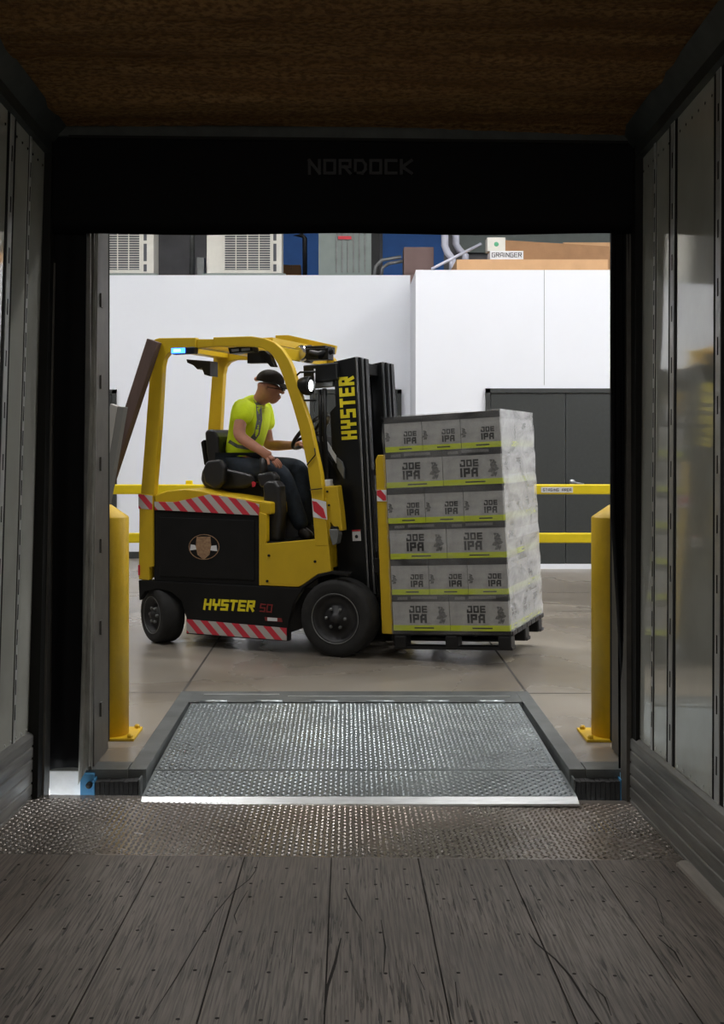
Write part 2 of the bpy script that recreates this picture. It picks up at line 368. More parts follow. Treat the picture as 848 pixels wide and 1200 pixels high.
GL = {
 'H': [[(0, 0), (0, 1)], [(1, 0), (1, 1)], [(0, .5), (1, .5)]], 'Y': [[(0, 1), (0, .5), (1, .5), (1, 1)], [(.5, .5), (.5, 0)]],
 'S': [[(1, 1), (0, 1), (0, .5), (1, .5), (1, 0), (0, 0)]], 'T': [[(0, 1), (1, 1)], [(.5, 1), (.5, 0)]],
 'E': [[(1, 1), (0, 1), (0, 0), (1, 0)], [(0, .5), (.9, .5)]], 'R': [[(0, 0), (0, 1), (1, 1), (1, .5), (0, .5)], [(.45, .5), (1, 0)]],
 'J': [[(.3, 1), (1, 1), (1, 0), (0, 0), (0, .3)]], 'O': [[(0, 0), (0, 1), (1, 1), (1, 0), (0, 0)]], 'I': [[(.5, 0), (.5, 1)]],
 'P': [[(0, 0), (0, 1), (1, 1), (1, .45), (0, .45)]], 'A': [[(0, 0), (0, .75), (.3, 1), (1, 1), (1, 0)], [(0, .42), (1, .42)]],
 'N': [[(0, 0), (0, 1), (1, 0), (1, 1)]], 'D': [[(0, 0), (0, 1), (.7, 1), (1, .7), (1, .3), (.7, 0), (0, 0)]],
 'C': [[(1, 1), (0, 1), (0, 0), (1, 0)]], 'K': [[(0, 0), (0, 1)], [(1, 1), (.1, .5), (1, 0)]],
 'G': [[(1, 1), (0, 1), (0, 0), (1, 0), (1, .5), (.5, .5)]], '5': [[(1, 1), (0, 1), (0, .5), (1, .5), (1, 0), (0, 0)]],
 '0': [[(0, 0), (0, 1), (1, 1), (1, 0), (0, 0)]], '2': [[(0, 1), (1, 1), (1, .5), (0, .5), (0, 0), (1, 0)]], '4': [[(0, 1), (0, .5), (1, .5)], [(1, 1), (1, 0)]], ' ': []}
def letters(mb, txt, org, right, up, h, cw, gap, t, m, slant=0.0, depth=0.002):
    org = Vector(org); right = Vector(right).normalized(); up = Vector(up).normalized(); nrm = right.cross(up).normalized()
    x = 0; kseg = 0
    for ch in txt:
        w = cw*(0.35 if ch == 'I' else 1)
        def P(q): return Vector((x+t/2+q[0]*(w-t)+slant*(t/2+q[1]*(h-t)), t/2+q[1]*(h-t)))
        for pl in GL[ch]:
            for a, b in zip(pl, pl[1:]):
                a, b = P(a), P(b)
                if (b-a).length < 1e-6: continue
                d = (b-a).normalized(); n = Vector((-d.y, d.x))*t/2; e = d*t/2
                c = [a-e-n, b+e-n, b+e+n, a-e+n]
                lo = [org+right*q.x+up*q.y for q in c]; kseg += 1; hi = [p+nrm*(depth+.00012*(kseg % 5)) for p in lo]
                mb.hexa(lo+hi, m)
        x += w+gap
    return x-gap

def skin_mesh(chains, sub=2):
    """chains: list of (verts[(p, r)], edges); returns one bmesh with all grown surfaces"""
    out = bmesh.new()
    for pts, edges in chains:
        me = bpy.data.meshes.new('tmp'); me.from_pydata([p for p, r in pts], edges, []); o = bpy.data.objects.new('tmp', me); COL.objects.link(o)
        md = o.modifiers.new('s', 'SKIN'); md.use_smooth_shade = True; md.branch_smoothing = 0.6
        sd = o.modifiers.new('d', 'SUBSURF'); sd.levels = sub; sd.render_levels = sub
        for i, (p, r) in enumerate(pts):
            sv = me.skin_vertices[0].data[i]; sv.radius = r if isinstance(r, tuple) else (r, r); sv.use_root = (i == 0)
        dg = bpy.context.evaluated_depsgraph_get(); dg.update()
        m2 = bpy.data.meshes.new_from_object(o.evaluated_get(dg)); out.from_mesh(m2)
        bpy.data.objects.remove(o); bpy.data.meshes.remove(me); bpy.data.meshes.remove(m2)
    return out
def from_bm(bm, name, m, parent):
    me = bpy.data.meshes.new(name)
    for f in bm.faces: f.smooth = True; f.material_index = 0
    bm.to_mesh(me); bm.free(); me.materials.append(m)
    o = bpy.data.objects.new(name, me); COL.objects.link(o); o.parent = parent
    if parent.type == 'EMPTY': o.location = -Vector(parent.get('_org', (0, 0, 0)))
    return o
def chain(pts): return (pts, [(i, i+1) for i in range(len(pts)-1)])

# tread-plate lugs as real raised diamonds
def lugs(mb, x0, x1, y0, y1, pitch, zf, m, hgt=0.0035):
    vs = []; fs = []
    nx = int((x1-x0)/pitch); ny = int((y1-y0)/pitch)
    for i in range(nx):
        for j in range(ny):
            cx = x0+(i+.5)*(x1-x0)/nx; cy = y0+(j+.5)*(y1-y0)/ny
            a = math.radians(45 if (i+j) % 2 else -45); la, wa = pitch*.52, pitch*.17
            d = (math.cos(a), math.sin(a)); n = (-d[1], d[0]); o = len(vs)
            for (s, t, h) in ((-1, 0, 0), (0, -1, 0), (1, 0, 0), (0, 1, 0), (-.55, 0, 1), (.55, 0, 1)):
                x = cx+d[0]*s*la+n[0]*t*wa; y = cy+d[1]*s*la+n[1]*t*wa
                vs.append((x, y, zf(y)+(hgt if h else 0)))
            fs += [(o, o+1, o+4), (o+1, o+5, o+4), (o+1, o+2, o+5), (o+2, o+3, o+5), (o+3, o+4, o+5), (o+3, o, o+4)]
    mb.add(vs, fs, m)

# ================================================================== WAREHOUSE SHELL
DY = 4.93
q = MB()
q.box((-9, 6.52, -1.3), (9, 20, 0), M['concrete']); q.box((-9, DY, -1.3), (-.94, 6.52, 0), M['concrete']); q.box((1.02, DY, -1.3), (9, 6.52, 0), M['concrete'])
def jl(x0, y0, x1, y1, w=.007):
    d = Vector((x1-x0, y1-y0)).normalized(); n = Vector((-d.y, d.x))*w
    q.add([(x0-n.x, y0-n.y, .0008), (x1-n.x, y1-n.y, .0008), (x1+n.x, y1+n.y, .0008), (x0+n.x, y0+n.y, .0008)], [(0, 1, 2, 3)], M['joint'])
jl(-.93, 6.52, -.93, 13); jl(1.01, 6.52, 1.01, 13); jl(-9, 6.5, -.94, 6.5); jl(1.02, 6.48, 9, 6.48); jl(-9, 11, 9, 11)
struct(q.build('floor', norm=False))
struct(B((-.94, DY, -1.3), (1.02, 6.52, -.6), M['frame_dark']).build('floor_pit'))
struct(B((-30, -30, -1.5), (30, DY, -1.35), M['asphalt']).build('floor_yard'))
# dock wall with the door opening
q = MB(); OX0, OX1, OT = -1.10, 1.214, 2.62
for a, b in (((-9, DY, 0), (OX0, 5.25, 8)), ((OX1, DY, 0), (9, 5.25, 8)), ((OX0, DY, OT), (OX1, 5.25, 8))): q.box(a, b, M['dock_wall'])
struct(q.build('wall_dock'))
q = MB()
for a, b in (((-9, DY-.012, -1.35), (-1.13, DY-.001, -.001)), ((1.20, DY-.012, -1.35), (9, DY-.001, -.001))): q.box(a, b, M['ext_white'])
struct(q.build('wall_exterior'))
# steel angles and the roller track on the jambs
for i, x in enumerate((OX0, OX1)):
    s = 1 if i == 0 else -1
    q = MB(); q.box((min(x, x+s*.012), DY+.02, .012), (max(x, x+s*.012), 5.24, OT), M['frame_grey'])
    q.box((min(x, x-s*.09), 5.25, .012), (max(x, x-s*.09), 5.262, OT), M['frame_grey'])
    q.box((min(x, x-s*.03), 5.262, .03), (max(x, x-s*.03), 5.33, OT), M['groove'])
    for k in range(7): q.box((min(x+s*.012, x+s*.02), 5.06, .2+k*.36), (max(x+s*.012, x+s*.02), 5.10, .26+k*.36), M['frame_grey'])
    struct(q.build('trim_%d' % (i+1)))
# far walls: room blocks
YL, YR, ZL, ZR, XC = 14.4, 13.2, 3.54, 3.42, .784
struct(B((-9, YL, 0), (XC, YL+.15, ZL), M['wall_white']).build('wall_back'))
q = B((XC, YR, 0), (9, YR+.15, ZR), M['wall_white']); q.box((XC, YR+.15, 0), (XC+.15, YL, ZR), M['wall_white'])
q.box((XC-.004, YR-.012, 0), (XC+.085, YR, ZR), M['wall_white'])
for x in (2.25, 3.6): q.box((x, YR-.002, 2.1), (x+.006, YR, ZR), M['cab_grey'])
struct(q.build('wall_block'))
struct(B((-9, YL-.02, 0), (XC, YL, .085), M['door_dark']).build('baseboard_back'))
struct(B((XC+.085, YR-.05, 0), (9, YR, .055), M['wall_white']).build('baseboard_block'))
struct(B((-9, YL+.15, ZL-.15), (XC, 18, ZL), M['wall_grey']).build('ceiling_rooms')); struct(B((XC+.151, YR+.151, ZR-.15), (9, 18, ZR), M['wall_grey']).build('ceiling_block'))
q = B((-9, 18, 0), (9, 18.2, 8), M['wall_grey'])
q.box((-1.25, 17.96, 3.3), (-.45, 18, 8), M['blue_wall']); q.box((.55, 17.96, 4.0), (1.5, 18, 8), M['blue_wall']); q.box((1.7, 17.9, 4.42), (6, 18, 8), M['cab_grey']); q.box((-.2, 17.95, 3.3), (.5, 18, 8), M['door_dark'])
struct(q.build('wall_upper'))
struct(B((-9.2, DY, -1.3), (-9, 18, 8), M['wall_grey']).build('wall_left'))
struct(B((9, DY, -1.3), (9.2, 18, 8), M['wall_white']).build('wall_right'))
struct(B((-9.2, DY, 8), (9.2, 18.2, 8.2), M['wall_grey']).build('ceiling'))
# doors
def door(n, x0, x1, yw, h, split=None, handle=None):
    r = thing('door_%d' % n, '', ''); del r['label']; del r['category']; r['kind'] = 'structure'
    f = MB(); f.box((x0, yw-.05, 0), (x0+.05, yw-.001, h), M['door_dark']); f.box((x1-.05, yw-.05, 0), (x1, yw-.001, h), M['door_dark']); f.box((x0, yw-.05, h-.05), (x1, yw-.001, h), M['door_dark'])
    f.build('door_frame', r)
    xs = [x0+.055, split, x1-.055] if split else [x0+.055, x1-.055]
    for a, b in zip(xs, xs[1:]):
        B((a+.004, yw-.035, .03), (b-.004, yw-.002, h-.055), M['door_dark']).build('door_leaf', r, bevel=.003)
    if handle:
        hx = handle; g = MB(); g.lathe([(0, 0), (.035, 0), (.035, .02), (.02, .03), (.02, .05)], M['steel'], 20, 'y', (hx, yw-.085, .99)); g.tube([(hx, yw-.085, .99), (hx+.13, yw-.085, .965)], .014, M['steel'])
        g.build('door_handle', r)
    return r
door(1, (568-CX)/102, 3.75, YR, 2.06, (661-CX)/102, (668-CX)/102)
door(2, -4.2, (137-CX)/93.7, YL, 2.11)
door(3, (363-CX)/93.7, (470-CX)/93.7, YL, 2.11, .15)

# ================================================================== TRAILER
TL = 12.0
def wx(side, z): return (-1.315+.015*z/2.8) if side < 0 else (1.19+.02*z/2.8)
q = MB(); ZN = -.065*0
q.box((-1.34, -TL, -.10), (1.22, 0, -.006), M['wood'])
seams = [-1.256+.3*k for k in range(9)]
edges = [-1.34]+seams[0:]+[1.22]
for a, b in zip(edges, edges[1:]):
    if b-a < .02: continue
    q.box((a+.0022, -TL, -.02), (b-.0022, -.80, 0), M['wood'])
q.box((-1.34, -TL, -.012), (1.22, -.8, -.0055), M['wood_dark'])
rows = [FPX*1.235/(y-587)-FPX/282 for y in (1002, 1018, 1036, 1053, 1093, 1140, 1196)]
for ri, y in enumerate(rows):
    for a in [-1.556]+seams:
        for k in range(3):
            x = a+.05+.10*k+random.uniform(-.006, .006)
            if -1.3 < x < 1.12:
                yy = y+random.uniform(-.006, .006)
                q.lathe([(.0055, 0), (.0055, .0006)], M['wood_dark'], 8, 'z', (x, yy, .0001))
floor_t = struct(q.build('floor_trailer', matrix=T, norm=False))
# long gouges across the boards
def tf(px, py):   # trailer floor spot seen at a pixel -> trailer-local x, y
    Y = FPX*1.235/(py-587); return ((px-CX)*Y/FPX, Y-FPX/282)
g = MB()
for pl, w in (([(302, 1010), (299, 1022), (292, 1032), (272, 1048), (252, 1072), (232, 1104), (205, 1150), (173, 1200)], .0022),
              ([(277, 1085), (274, 1075), (281, 1060), (290, 1045)], .0022), ([(619, 1092), (628, 1104), (650, 1122), (668, 1142), (682, 1165), (706, 1200)], .004),
              ([(404, 1042), (413, 1062), (424, 1080)], .004), ([(399, 1100), (392, 1130), (383, 1158), (379, 1190)], .005), ([(322, 1095), (318, 1120)], .003), ([(344, 1090), (341, 1130)], .003),
              ([(446, 1078), (451, 1110), (449, 1140)], .003), ([(728, 1022), (752, 1034), (768, 1050), (774, 1066), (778, 1082)], .0016), ([(690, 1150), (708, 1166), (716, 1188)], .003), ([(770, 1095), (790, 1112), (800, 1130)], .004),
              ([(30, 1190), (48, 1164), (50, 1160)], .002), ([(484, 1130), (497, 1160)], .003), ([(533, 1150), (536, 1180)], .004)):
    P = [Vector(tf(*p)) for p in pl]
    vs = []
    for i, p in enumerate(P):
        d = (P[min(i+1, len(P)-1)]-P[max(i-1, 0)]).normalized(); n = Vector((-d.y, d.x))*(w*(0.4 if i in (0, len(P)-1) else 1))*.8
        vs += [(p.x-n.x, p.y-n.y, .0007), (p.x+n.x, p.y+n.y, .0007)]
    g.add(vs, [(2*i, 2*i+1, 2*i+3, 2*i+2) for i in range(len(P)-1)], M['wood_dark'])
g.build('scratch', floor_t, norm=False)
# tread plate sill at the rear end
q = MB(); q.box((-1.34, -.80, -.02), (1.22, 0, 0), M['thresh_steel']); q.box((-1.27, -.005, -.12), (1.16, .02, -.004), M['thresh_steel'])
lugs(q, -1.30, 1.17, -.79, -.05, .0215, lambda y: 0, M['thresh_steel'], .0028)
struct(q.build('trim_3', matrix=T, norm=False))
# ceiling
q = MB(); nx, ny = 70, 60
random.seed(3)
vs = []
for j in range(ny+1):
    y = -5.0+5.0*j/ny
    for i in range(nx+1):
        x = -1.27+2.49*i/nx
        vs.append((x, y, 2.80-.010*math.sin(x*1.7+y*9)-.007*math.sin(y*23+x*3)-random.uniform(0, .006)))
q.add(vs, [(j*(nx+1)+i, j*(nx+1)+i+1, (j+1)*(nx+1)+i+1, (j+1)*(nx+1)+i) for j in range(ny) for i in range(nx)], M['foam'], True)
q.box((-1.33, -TL, 2.805), (1.28, 0, 2.86), M['foam']); q.box((-1.27, -TL, 2.78), (1.22, -5, 2.806), M['foam'])
struct(q.build('ceiling_trailer', matrix=T, norm=False))
# side walls with posts, scuff rail, top rail
tn = 4
for side, nm in ((-1, 'left'), (1, 'right')):
    def P(off, y, z): return (wx(side, z)-side*off, y, z)
    def slab(mb, o0, o1, y0, y1, z0, z1, m):
        mb.hexa([P(o0, y0, z0), P(o1, y0, z0), P(o1, y1, z0), P(o0, y1, z0), P(o0, y0, z1), P(o1, y0, z1), P(o1, y1, z1), P(o0, y1, z1)], m)
    q = MB(); slab(q, -.05, 0, -TL, 0, -.1, 2.82, M['liner'])
    y = -.1
    while y > -5: 
        q.lathe([(.006, 0), (.004, .003)], M['post_metal'], 8, 'x', P(.001, y, .285), False); q.lathe([(.006, 0), (.004, .003)], M['groove'], 8, 'x', P(.001, y, 2.62), False); y -= .075
    struct(q.build('wall_trailer_%s' % nm, matrix=T))
    for yp, wdt, pit in ((-.285, .036, .098), (-.54, .105, .195), (-1.08, .105, .195), (-1.62, .09, .195), (-2.16, .09, .195), (-2.70, .09, .195), (-3.24, .09, .195), (-3.78, .09, .195)):
        q = MB(); hw = wdt/2
        slab(q, 0, .002, yp-hw, yp+hw, .26, 2.70, M['groove'])
        cw = .024 if wdt > .05 else .012
        slab(q, .002, .0045, yp-cw, yp+cw, .26, 2.70, M['post_metal'])
        if wdt > .05:
            pass
        z = .36
        while z < 2.6:
            slab(q, .0045, .005, yp-.006, yp+.006, z, z+.06, M['groove']); z += pit
        struct(q.build('trim_%d' % tn, matrix=T)); tn += 1
    # scuff rail with ribs
    q = MB()
    prof = [(0, 0), (.022, 0)]
    for k in range(5):
        z0 = .01+k*.05; prof += [(.022, z0), (.018, z0+.003), (.018, z0+.007), (.023, z0+.011), (.023, z0+.046)]
    prof += [(.020, .262), (.004, .272), (0, .272)]
    n = len(prof)
    va = [P(o, -TL, z) for o, z in prof]+[P(o, -.02, z) for o, z in prof]
    q.add(va, [(i, i+n, i+1+n, i+1) for i in range(n-1)]+[list(range(n, 2*n))], M['scuff'])
    struct(q.build('baseboard_%s' % nm, matrix=T))
    q = MB(); slab(q, 0, .03, -TL, 0, 2.68, 2.74, M['rail_green'])
    q.hexa([P(.0, -TL, 2.73), P(.03, -TL, 2.73), P(.03, 0, 2.73), P(0, 0, 2.73), P(0, -TL, 2.81), P(.09, -TL, 2.795), P(.09, 0, 2.795), P(0, 0, 2.81)], M['rail_green'])
    struct(q.build('trim_%d' % tn, matrix=T)); tn += 1
    # rear corner post
    q = MB()
    if side > 0: q.box((1.156, -.015, -.1), (1.176, .09, 2.80), M['frame_grey']); q.box((1.176, -.09, -.1), (1.27, .09, 2.82), M['frame_dark'])
    else: q.box((-1.385, -.07, -.1), (-1.27, .09, 2.82), M['frame_dark']); q.box((-1.272, .0, -.1), (-1.262, .09, 2.8), M['frame_grey'])
    struct(q.build('trim_%d' % tn, matrix=T)); tn += 1
q = MB(); q.box((-1.33, -.07, 2.755), (1.25, .09, 2.86), M['rail_green']); q.box((-1.2, -.075, 2.745), (1.15, .02, 2.757), M['frame_dark'])
struct(q.build('trim_%d' % tn, matrix=T)); tn += 1
q = MB(); q.box((1.125, -TL, .0), (1.17, -.86, .012), M['ledge']); q.hexa([(1.12, -.86, 0), (1.17, -.86, 0), (1.17, -.81, 0), (1.155, -.81, 0), (1.12, -.86, .012), (1.17, -.86, .012), (1.17, -.81, .006), (1.155, -.81, .006)], M['ledge'])
struct(q.build('trim_%d' % tn, matrix=T)); tn += 1
struct(B((-1.38, -TL-.1, -.1), (1.3, -TL, 2.86), M['liner']).build('wall_front', matrix=T))
# sticker on the left liner
q = MB()
def lp(y, z, o=.0015): return (wx(-1, z)+o, y, z)
q.hexa([lp(-.80, 1.66, .0005), lp(-.735, 1.66, .0005), lp(-.735, 1.84, .0005), lp(-.80, 1.84, .0005), lp(-.80, 1.66), lp(-.735, 1.66), lp(-.735, 1.84), lp(-.80, 1.84)], M['sticker_white'])
letters(q, 'DI', lp(-.735, 1.655), (.0, 1, 0), (0.021, 0, 1), .055, .05, .012, .014, M['sticker_blue'], depth=.001)
tag(q.build('sticker', matrix=T), 'white sticker with blue lettering on the left trailer wall panel', 'sticker')
# housing for the added fill light, unseen behind the camera
q = MB(); q.lathe([(0, 0), (.17, 0), (.17, .03), (.15, .045), (0, .045)], M['white'], 32, 'z', (-.05, -1.4-FPX/282, 2.735))
tag(q.build('added_fill_lamp', matrix=T), 'round white housing of an added fill light, unseen behind the viewpoint', 'lamp')

# ================================================================== DOCK SHELTER
def cloth(mb, x0, x1, z0, z1, y, amp, m, nx=40, nz=50, ph=0.0, edge=None, thick=.006, hem=None):
    vs = []
    for s in (0, 1):
        for j in range(nz+1):
            t = j/nz
            for i in range(nx+1):
                a = i/nx; xa, xb = x0, x1
                if edge: xa, xb = edge(t)
                x = xa+(xb-xa)*a; zz = z0+(z1-z0)*t
                if hem and j == 0: zz += hem(a)
                vs.append((x, y+amp*math.sin(a*13+ph+2*t)*(.4+.6*(1-t))+amp*.5*math.sin(a*29+ph-3*t)+s*thick, zz))
    k = (nx+1)*(nz+1); fs = []
    for j in range(nz):
        for i in range(nx):
            a = j*(nx+1)+i; fs += [(a, a+1, a+nx+2, a+nx+1), (k+a, k+a+nx+1, k+a+nx+2, k+a+1)]
    for j in range(nz):
        for i in (0, nx): a = j*(nx+1)+i; fs.append((a, a+nx+1, k+a+nx+1, k+a))
    for i in range(nx):
        for j in (0, nz): a = j*(nx+1)+i; fs.append((a, a+1, k+a+1, k+a))
    mb.add(vs, fs, m, True)
r = thing('dock_curtain', 'black side curtain of the dock shelter with pale edge, left of the doorway', 'curtain', org=(-1.25, 4.9, 0))
q = MB(); cloth(q, -1.52, -1.115, .015, 2.75, 4.895, .006, M['curtain'], edge=lambda t: (-1.52, -1.135+.03*t), hem=lambda a: .01*math.sin(a*9)); q.build('curtain_panel', r)
q = MB(); cloth(q, -1.15, -1.07, -.03, 2.75, 4.878, .008, M['curtain_edge'], 14, 60, 1.0, edge=lambda t: (-1.143+.075*min(1, t*1.2), -1.082+.03*t), hem=lambda a: .11*a-.02); q.build('edge_flap', r)
r = thing('dock_curtain', 'black side curtain of the dock shelter hanging in folds, right of the doorway', 'curtain', org=(1.25, 4.9, 0))
q = MB(); cloth(q, 1.16, 1.52, .015, 2.75, 4.905, .006, M['curtain'], edge=lambda t: (1.155-.015*t, 1.52)); q.build('curtain_panel', r)
q = MB(); cloth(q, 1.12, 1.18, .0, 2.75, 4.880, .012, M['curtain'], 16, 60, 2.0, edge=lambda t: (1.186-.070*min(1, 2.5*t), 1.20+.01*math.sin(6*t)), hem=lambda a: .0+.05*abs(a-.6)); q.build('edge_flap', r)
q = MB(); cloth(q, -1.5, 1.5, 2.283, 2.94, 4.860, .0012, M['curtain'], 60, 12, hem=lambda a: .004*math.sin(a*16))
letters(q, 'NORDOCK', ((360.6-CX)/279, 4.851, 2.531), (1, 0, 0), (0, 0, 1), .065, .054, .0105, .012, M['curtain_text'], depth=.005)
tag(q.build('dock_curtain', norm=False), 'black head curtain across the top of the doorway with faded NORDOCK lettering', 'curtain')
q = B((-1.9, 4.4, 2.95), (1.9, DY-.013, 3.25), M['curtain']); tag(q.build('dock_canopy'), 'black canopy of the dock shelter above the trailer end', 'canopy')
# bumpers
for i, (x0, x1) in enumerate(((-1.065, -.885), (.965, 1.15))):
    r = thing('dock_bumper', 'black laminated rubber dock bumper at the %s of the metal ramp' % ('left' if i == 0 else 'right'), 'bumper', org=((x0+x1)/2, DY, -.2))
    q = MB(); n = 9
    for k in range(n): a = x0+(x1-x0)*k/n; q.box((a+.001, 4.862+.002*(k % 2), -.32), (a+(x1-x0)/n-.001, DY-.013, -.03+.001*(k % 3)), M['rubber'])
    q.build('rubber_pad', r)
    q = MB()
    for x in (x0-.010, x1+.002): q.box((x, 4.865, -.33), (x+.008, DY-.002, -.02), M['blue_dock'] if (x < -1 or x > 1.1) else M['pit_steel'])
    q.build('bracket', r, bevel=.002, split=True)
    q = MB(); bx = x0-.03 if i == 0 else x1+.03
    for z in (-.05, -.14): q.lathe([(0, 0), (.013, 0), (.013, .02), (0, .02)], M['rubber'], 12, 'y', (bx, DY-.055, z))
    q.build('bolt', r, split=True)
    q = MB(); q.box((x0-.07 if i == 0 else x1+.012, DY-.035, -.5), (x0-.012 if i == 0 else x1+.06, DY-.0125, -.005), M['blue_dock'] if i == 0 else M['blue_dock_lit']); q.build('side_plate', r)
# steel edge angle of the dock
q = MB(); q.box((-1.13, DY, .0), (-.94, DY+.11, .008), M['pit_steel']); q.box((-1.13, DY-.012, -.03), (-.94, DY, .008), M['pit_steel'])
q.box((1.02, DY, 0), (1.20, DY+.11, .008), M['pit_steel']); q.box((1.02, DY-.012, -.03), (1.20, DY, .008), M['pit_steel'])
struct(q.build('trim_%d' % tn)); tn += 1

# ================================================================== DOCK LEVELER
r = thing('dock_leveler', 'wide metal dock leveler ramp of tread plate bridging the warehouse floor and the trailer', 'ramp', org=(.04, 5.8, 0))
q = MB(); q.box((-.94, DY+.01, -.35), (-.862, 6.52, .004), M['pit_steel']); q.box((.950, DY+.01, -.35), (1.02, 6.52, .004), M['pit_steel'])
q.box((-.862, 6.25, -.35), (.950, 6.52, .004), M['pit_steel'])
q.build('pit_frame', r, bevel=.003)
q = MB(); q.box((-.80, 6.41, .004), (-.38, 6.43, .008), M['plate_edge']); q.box((-.33, 6.37, .004), (.9, 6.385, .007), M['plate_edge'])
for k in range(6): x = -.80+k*.30; q.tube([(x, 6.235, .004), (x+.15, 6.235, .004)], .012, M['plate_steel'], 10)
q.build('rear_hinge', r)
PZ = lambda y: -.039*(6.19-y)/(6.19-5.07)
LZ = lambda y: -.039-.016*(5.07-y)/(.38)
q = MB(); Y0, Y1 = 5.08, 6.22
q.hexa([(-.85, Y0, PZ(Y0)-.02), (.935, Y0, PZ(Y0)-.02), (.925, Y1, PZ(Y1)-.02), (-.845, Y1, PZ(Y1)-.02), (-.85, Y0, PZ(Y0)), (.935, Y0, PZ(Y0)), (.925, Y1, PZ(Y1)), (-.845, Y1, PZ(Y1))], M['plate_steel'])
lugs(q, -.84, .92, Y0+.01, Y1-.01, .0215, PZ, M['plate_steel'], .0028)
q.box((-.85, Y0, -.5), (-.83, Y1, -.06), M['frame_dark']); q.box((.90, Y0, -.5), (.92, Y1, -.06), M['frame_dark'])
q.build('deck_plate', r, norm=False)
q = MB(); a, b = 4.735, 5.07
q.hexa([(-.845, a, LZ(a)-.015), (.943, a, LZ(a)-.015), (.94, b, LZ(b)-.015), (-.85, b, LZ(b)-.015), (-.845, a, LZ(a)), (.943, a, LZ(a)), (.94, b, LZ(b)), (-.85, b, LZ(b))], M['plate_steel'])
lugs(q, -.84, .935, a+.005, b-.01, .0215, LZ, M['plate_steel'], .0028)
lip = q.build('lip_plate', r, norm=False)
q = MB(); c = 4.672
q.hexa([(-.838, c, -.073), (.941, c, -.073), (.943, a, LZ(a)-.015), (-.845, a, LZ(a)-.015), (-.838, c, -.064), (.941, c, -.064), (.943, a, LZ(a)), (-.845, a, LZ(a))], M['plate_edge'])
q.build('bevelled_edge', lip)
q = MB(); q.tube([(-.84, 5.075, -.052), (.93, 5.075, -.052)], .012, M['pit_steel'], 10); q.build('lip_hinge', r)

# ================================================================== BOLLARDS
for i, (x, y) in enumerate(((-1.145, 5.53), (1.262, 5.51))):
    r = thing('bollard', 'yellow steel bollard with a conical top standing %s of the doorway' % ('left' if i == 0 else 'right'), 'bollard', org=(x, y, 0))
    q = MB(); q.lathe([(.095, .012), (.095, 1.046), (.092, 1.052), (.012, 1.108), (0, 1.110)], M['yellow_bollard'], 48, 'z', (x, y, 0)); q.build('post', r)
    q = MB(); q.box((x-.14, y-.11, 0), (x+.14, y+.13, .012), M['yellow_bollard']); q.build('base_plate', r, bevel=.002)
    for sx in (-1, 1):
        for sy in (-1, 1):
            q = MB(); q.lathe([(0, .012), (.014, .012), (.014, .024), (.008, .03), (0, .03)], M['yellow_bollard'], 6, 'z', (x+sx*.118, y+(.10 if sy > 0 else -.088), 0), False); q.build('anchor_bolt', r)
# ================================================================== GUARD RAIL
GY = 9.85
r = thing('guard_rail', 'yellow steel guard rail with two bars and a staging area label behind the forklift', 'railing', org=(0, GY, 0))
for z in (1.027, .612):
    q = MB(); q.box((-6, GY-.03, z-.042), (6.3, GY+.03, z+.042), M['yellow_rail']); q.build('rail_bar', r, bevel=.01)
for k in range(7):
    x = -5.14+k*1.89
    q = MB(); q.box((x-.028, GY+.031, 0), (x+.028, GY+.09, 1.10), M['yellow_rail']); q.box((x-.09, GY-.05, 0), (x+.09, GY+.15, .012), M['yellow_rail']); q.build('rail_post', r, bevel=.004)
q = MB(); x0 = (633-CX)/137; q.box((x0, GY-.0325, 1.000), (x0+.27, GY-.0305, 1.046), M['white'])
letters(q, 'STAGING AREA', (x0+.015, GY-.0325, 1.011), (1, 0, 0), (0, 0, 1), .024, .0175, .004, .004, M['ink'], depth=.0008); q.build('label', r)

# ================================================================== ROOF-TOP THINGS
def xz(px, py, Y): return ((px-CX)*Y/FPX, CH-(py-HZ)*Y/FPX)
def ac(x0, x1, g0, g1, Y, label):
    X0, _ = xz(x0, 0, Y); X1, _ = xz(x1, 0, Y); G0, _ = xz(g0, 0, Y); G1, _ = xz(g1, 0, Y)
    r = thing('air_conditioner', label, 'air conditioner', org=((X0+X1)/2, Y+.2, ZL), group='air conditioners on the room roof')
    zt = ZL+1.05
    q = MB(); q.box((X0, Y, ZL+.045), (X1, Y+.38, zt), M['ac_white']); q.build('casing', r, bevel=.008)
    q = MB(); q.box((X0-.05, Y-.03, ZL), (X1+.05, Y+.42, ZL+.04), M['cab_grey']); q.build('base_tray', r)
    q = MB(); q.box((G0, Y-.006, ZL+.09), (G1, Y-.001, zt-.04), M['ac_dark'])
    z = ZL+.10
    while z < zt-.05: q.box((G0, Y-.015, z), (G1, Y-.008, z+.008), M['ac_white']); z += .030
    for k in range(5): x = G0+(G1-G0)*k/4; q.box((x-.006, Y-.02, ZL+.09), (x+.006, Y-.014, zt-.04), M['ac_white'])
    q.build('grille', r)
    q = MB(); xs = G1+(X1-G1)*.38
    for z0 in (ZL+.07, ZL+.2, ZL+.46, ZL+.75): q.box((xs-.02, Y-.004, z0), (xs+.02, Y-.001, z0+(.09 if z0 < ZL+.1 else .22)), M['ac_dark'])
    q.build('vent_slot', r)
ac(92, 180, 112, 164, 14.55, 'white outdoor air conditioner at the far left above the white wall')
ac(242, 330, 263, 317, 14.55, 'white outdoor air conditioner above the white wall, right of the vertical pipe')
def pipe(name, pts, rad, m, label, cat):
    q = MB(); q.tube(pts, rad, m, 12); return tag(q.build(name), label, cat)
def P3(px, py, Y): x, z = xz(px, py, Y); return (x, Y, z)
pipe('pipe', [P3(225, 323, 15.4)[:2]+(ZL,), P3(225, 200, 15.4)], .035, M['grey_metal'], 'grey vertical pipe between the two air conditioners', 'pipe')
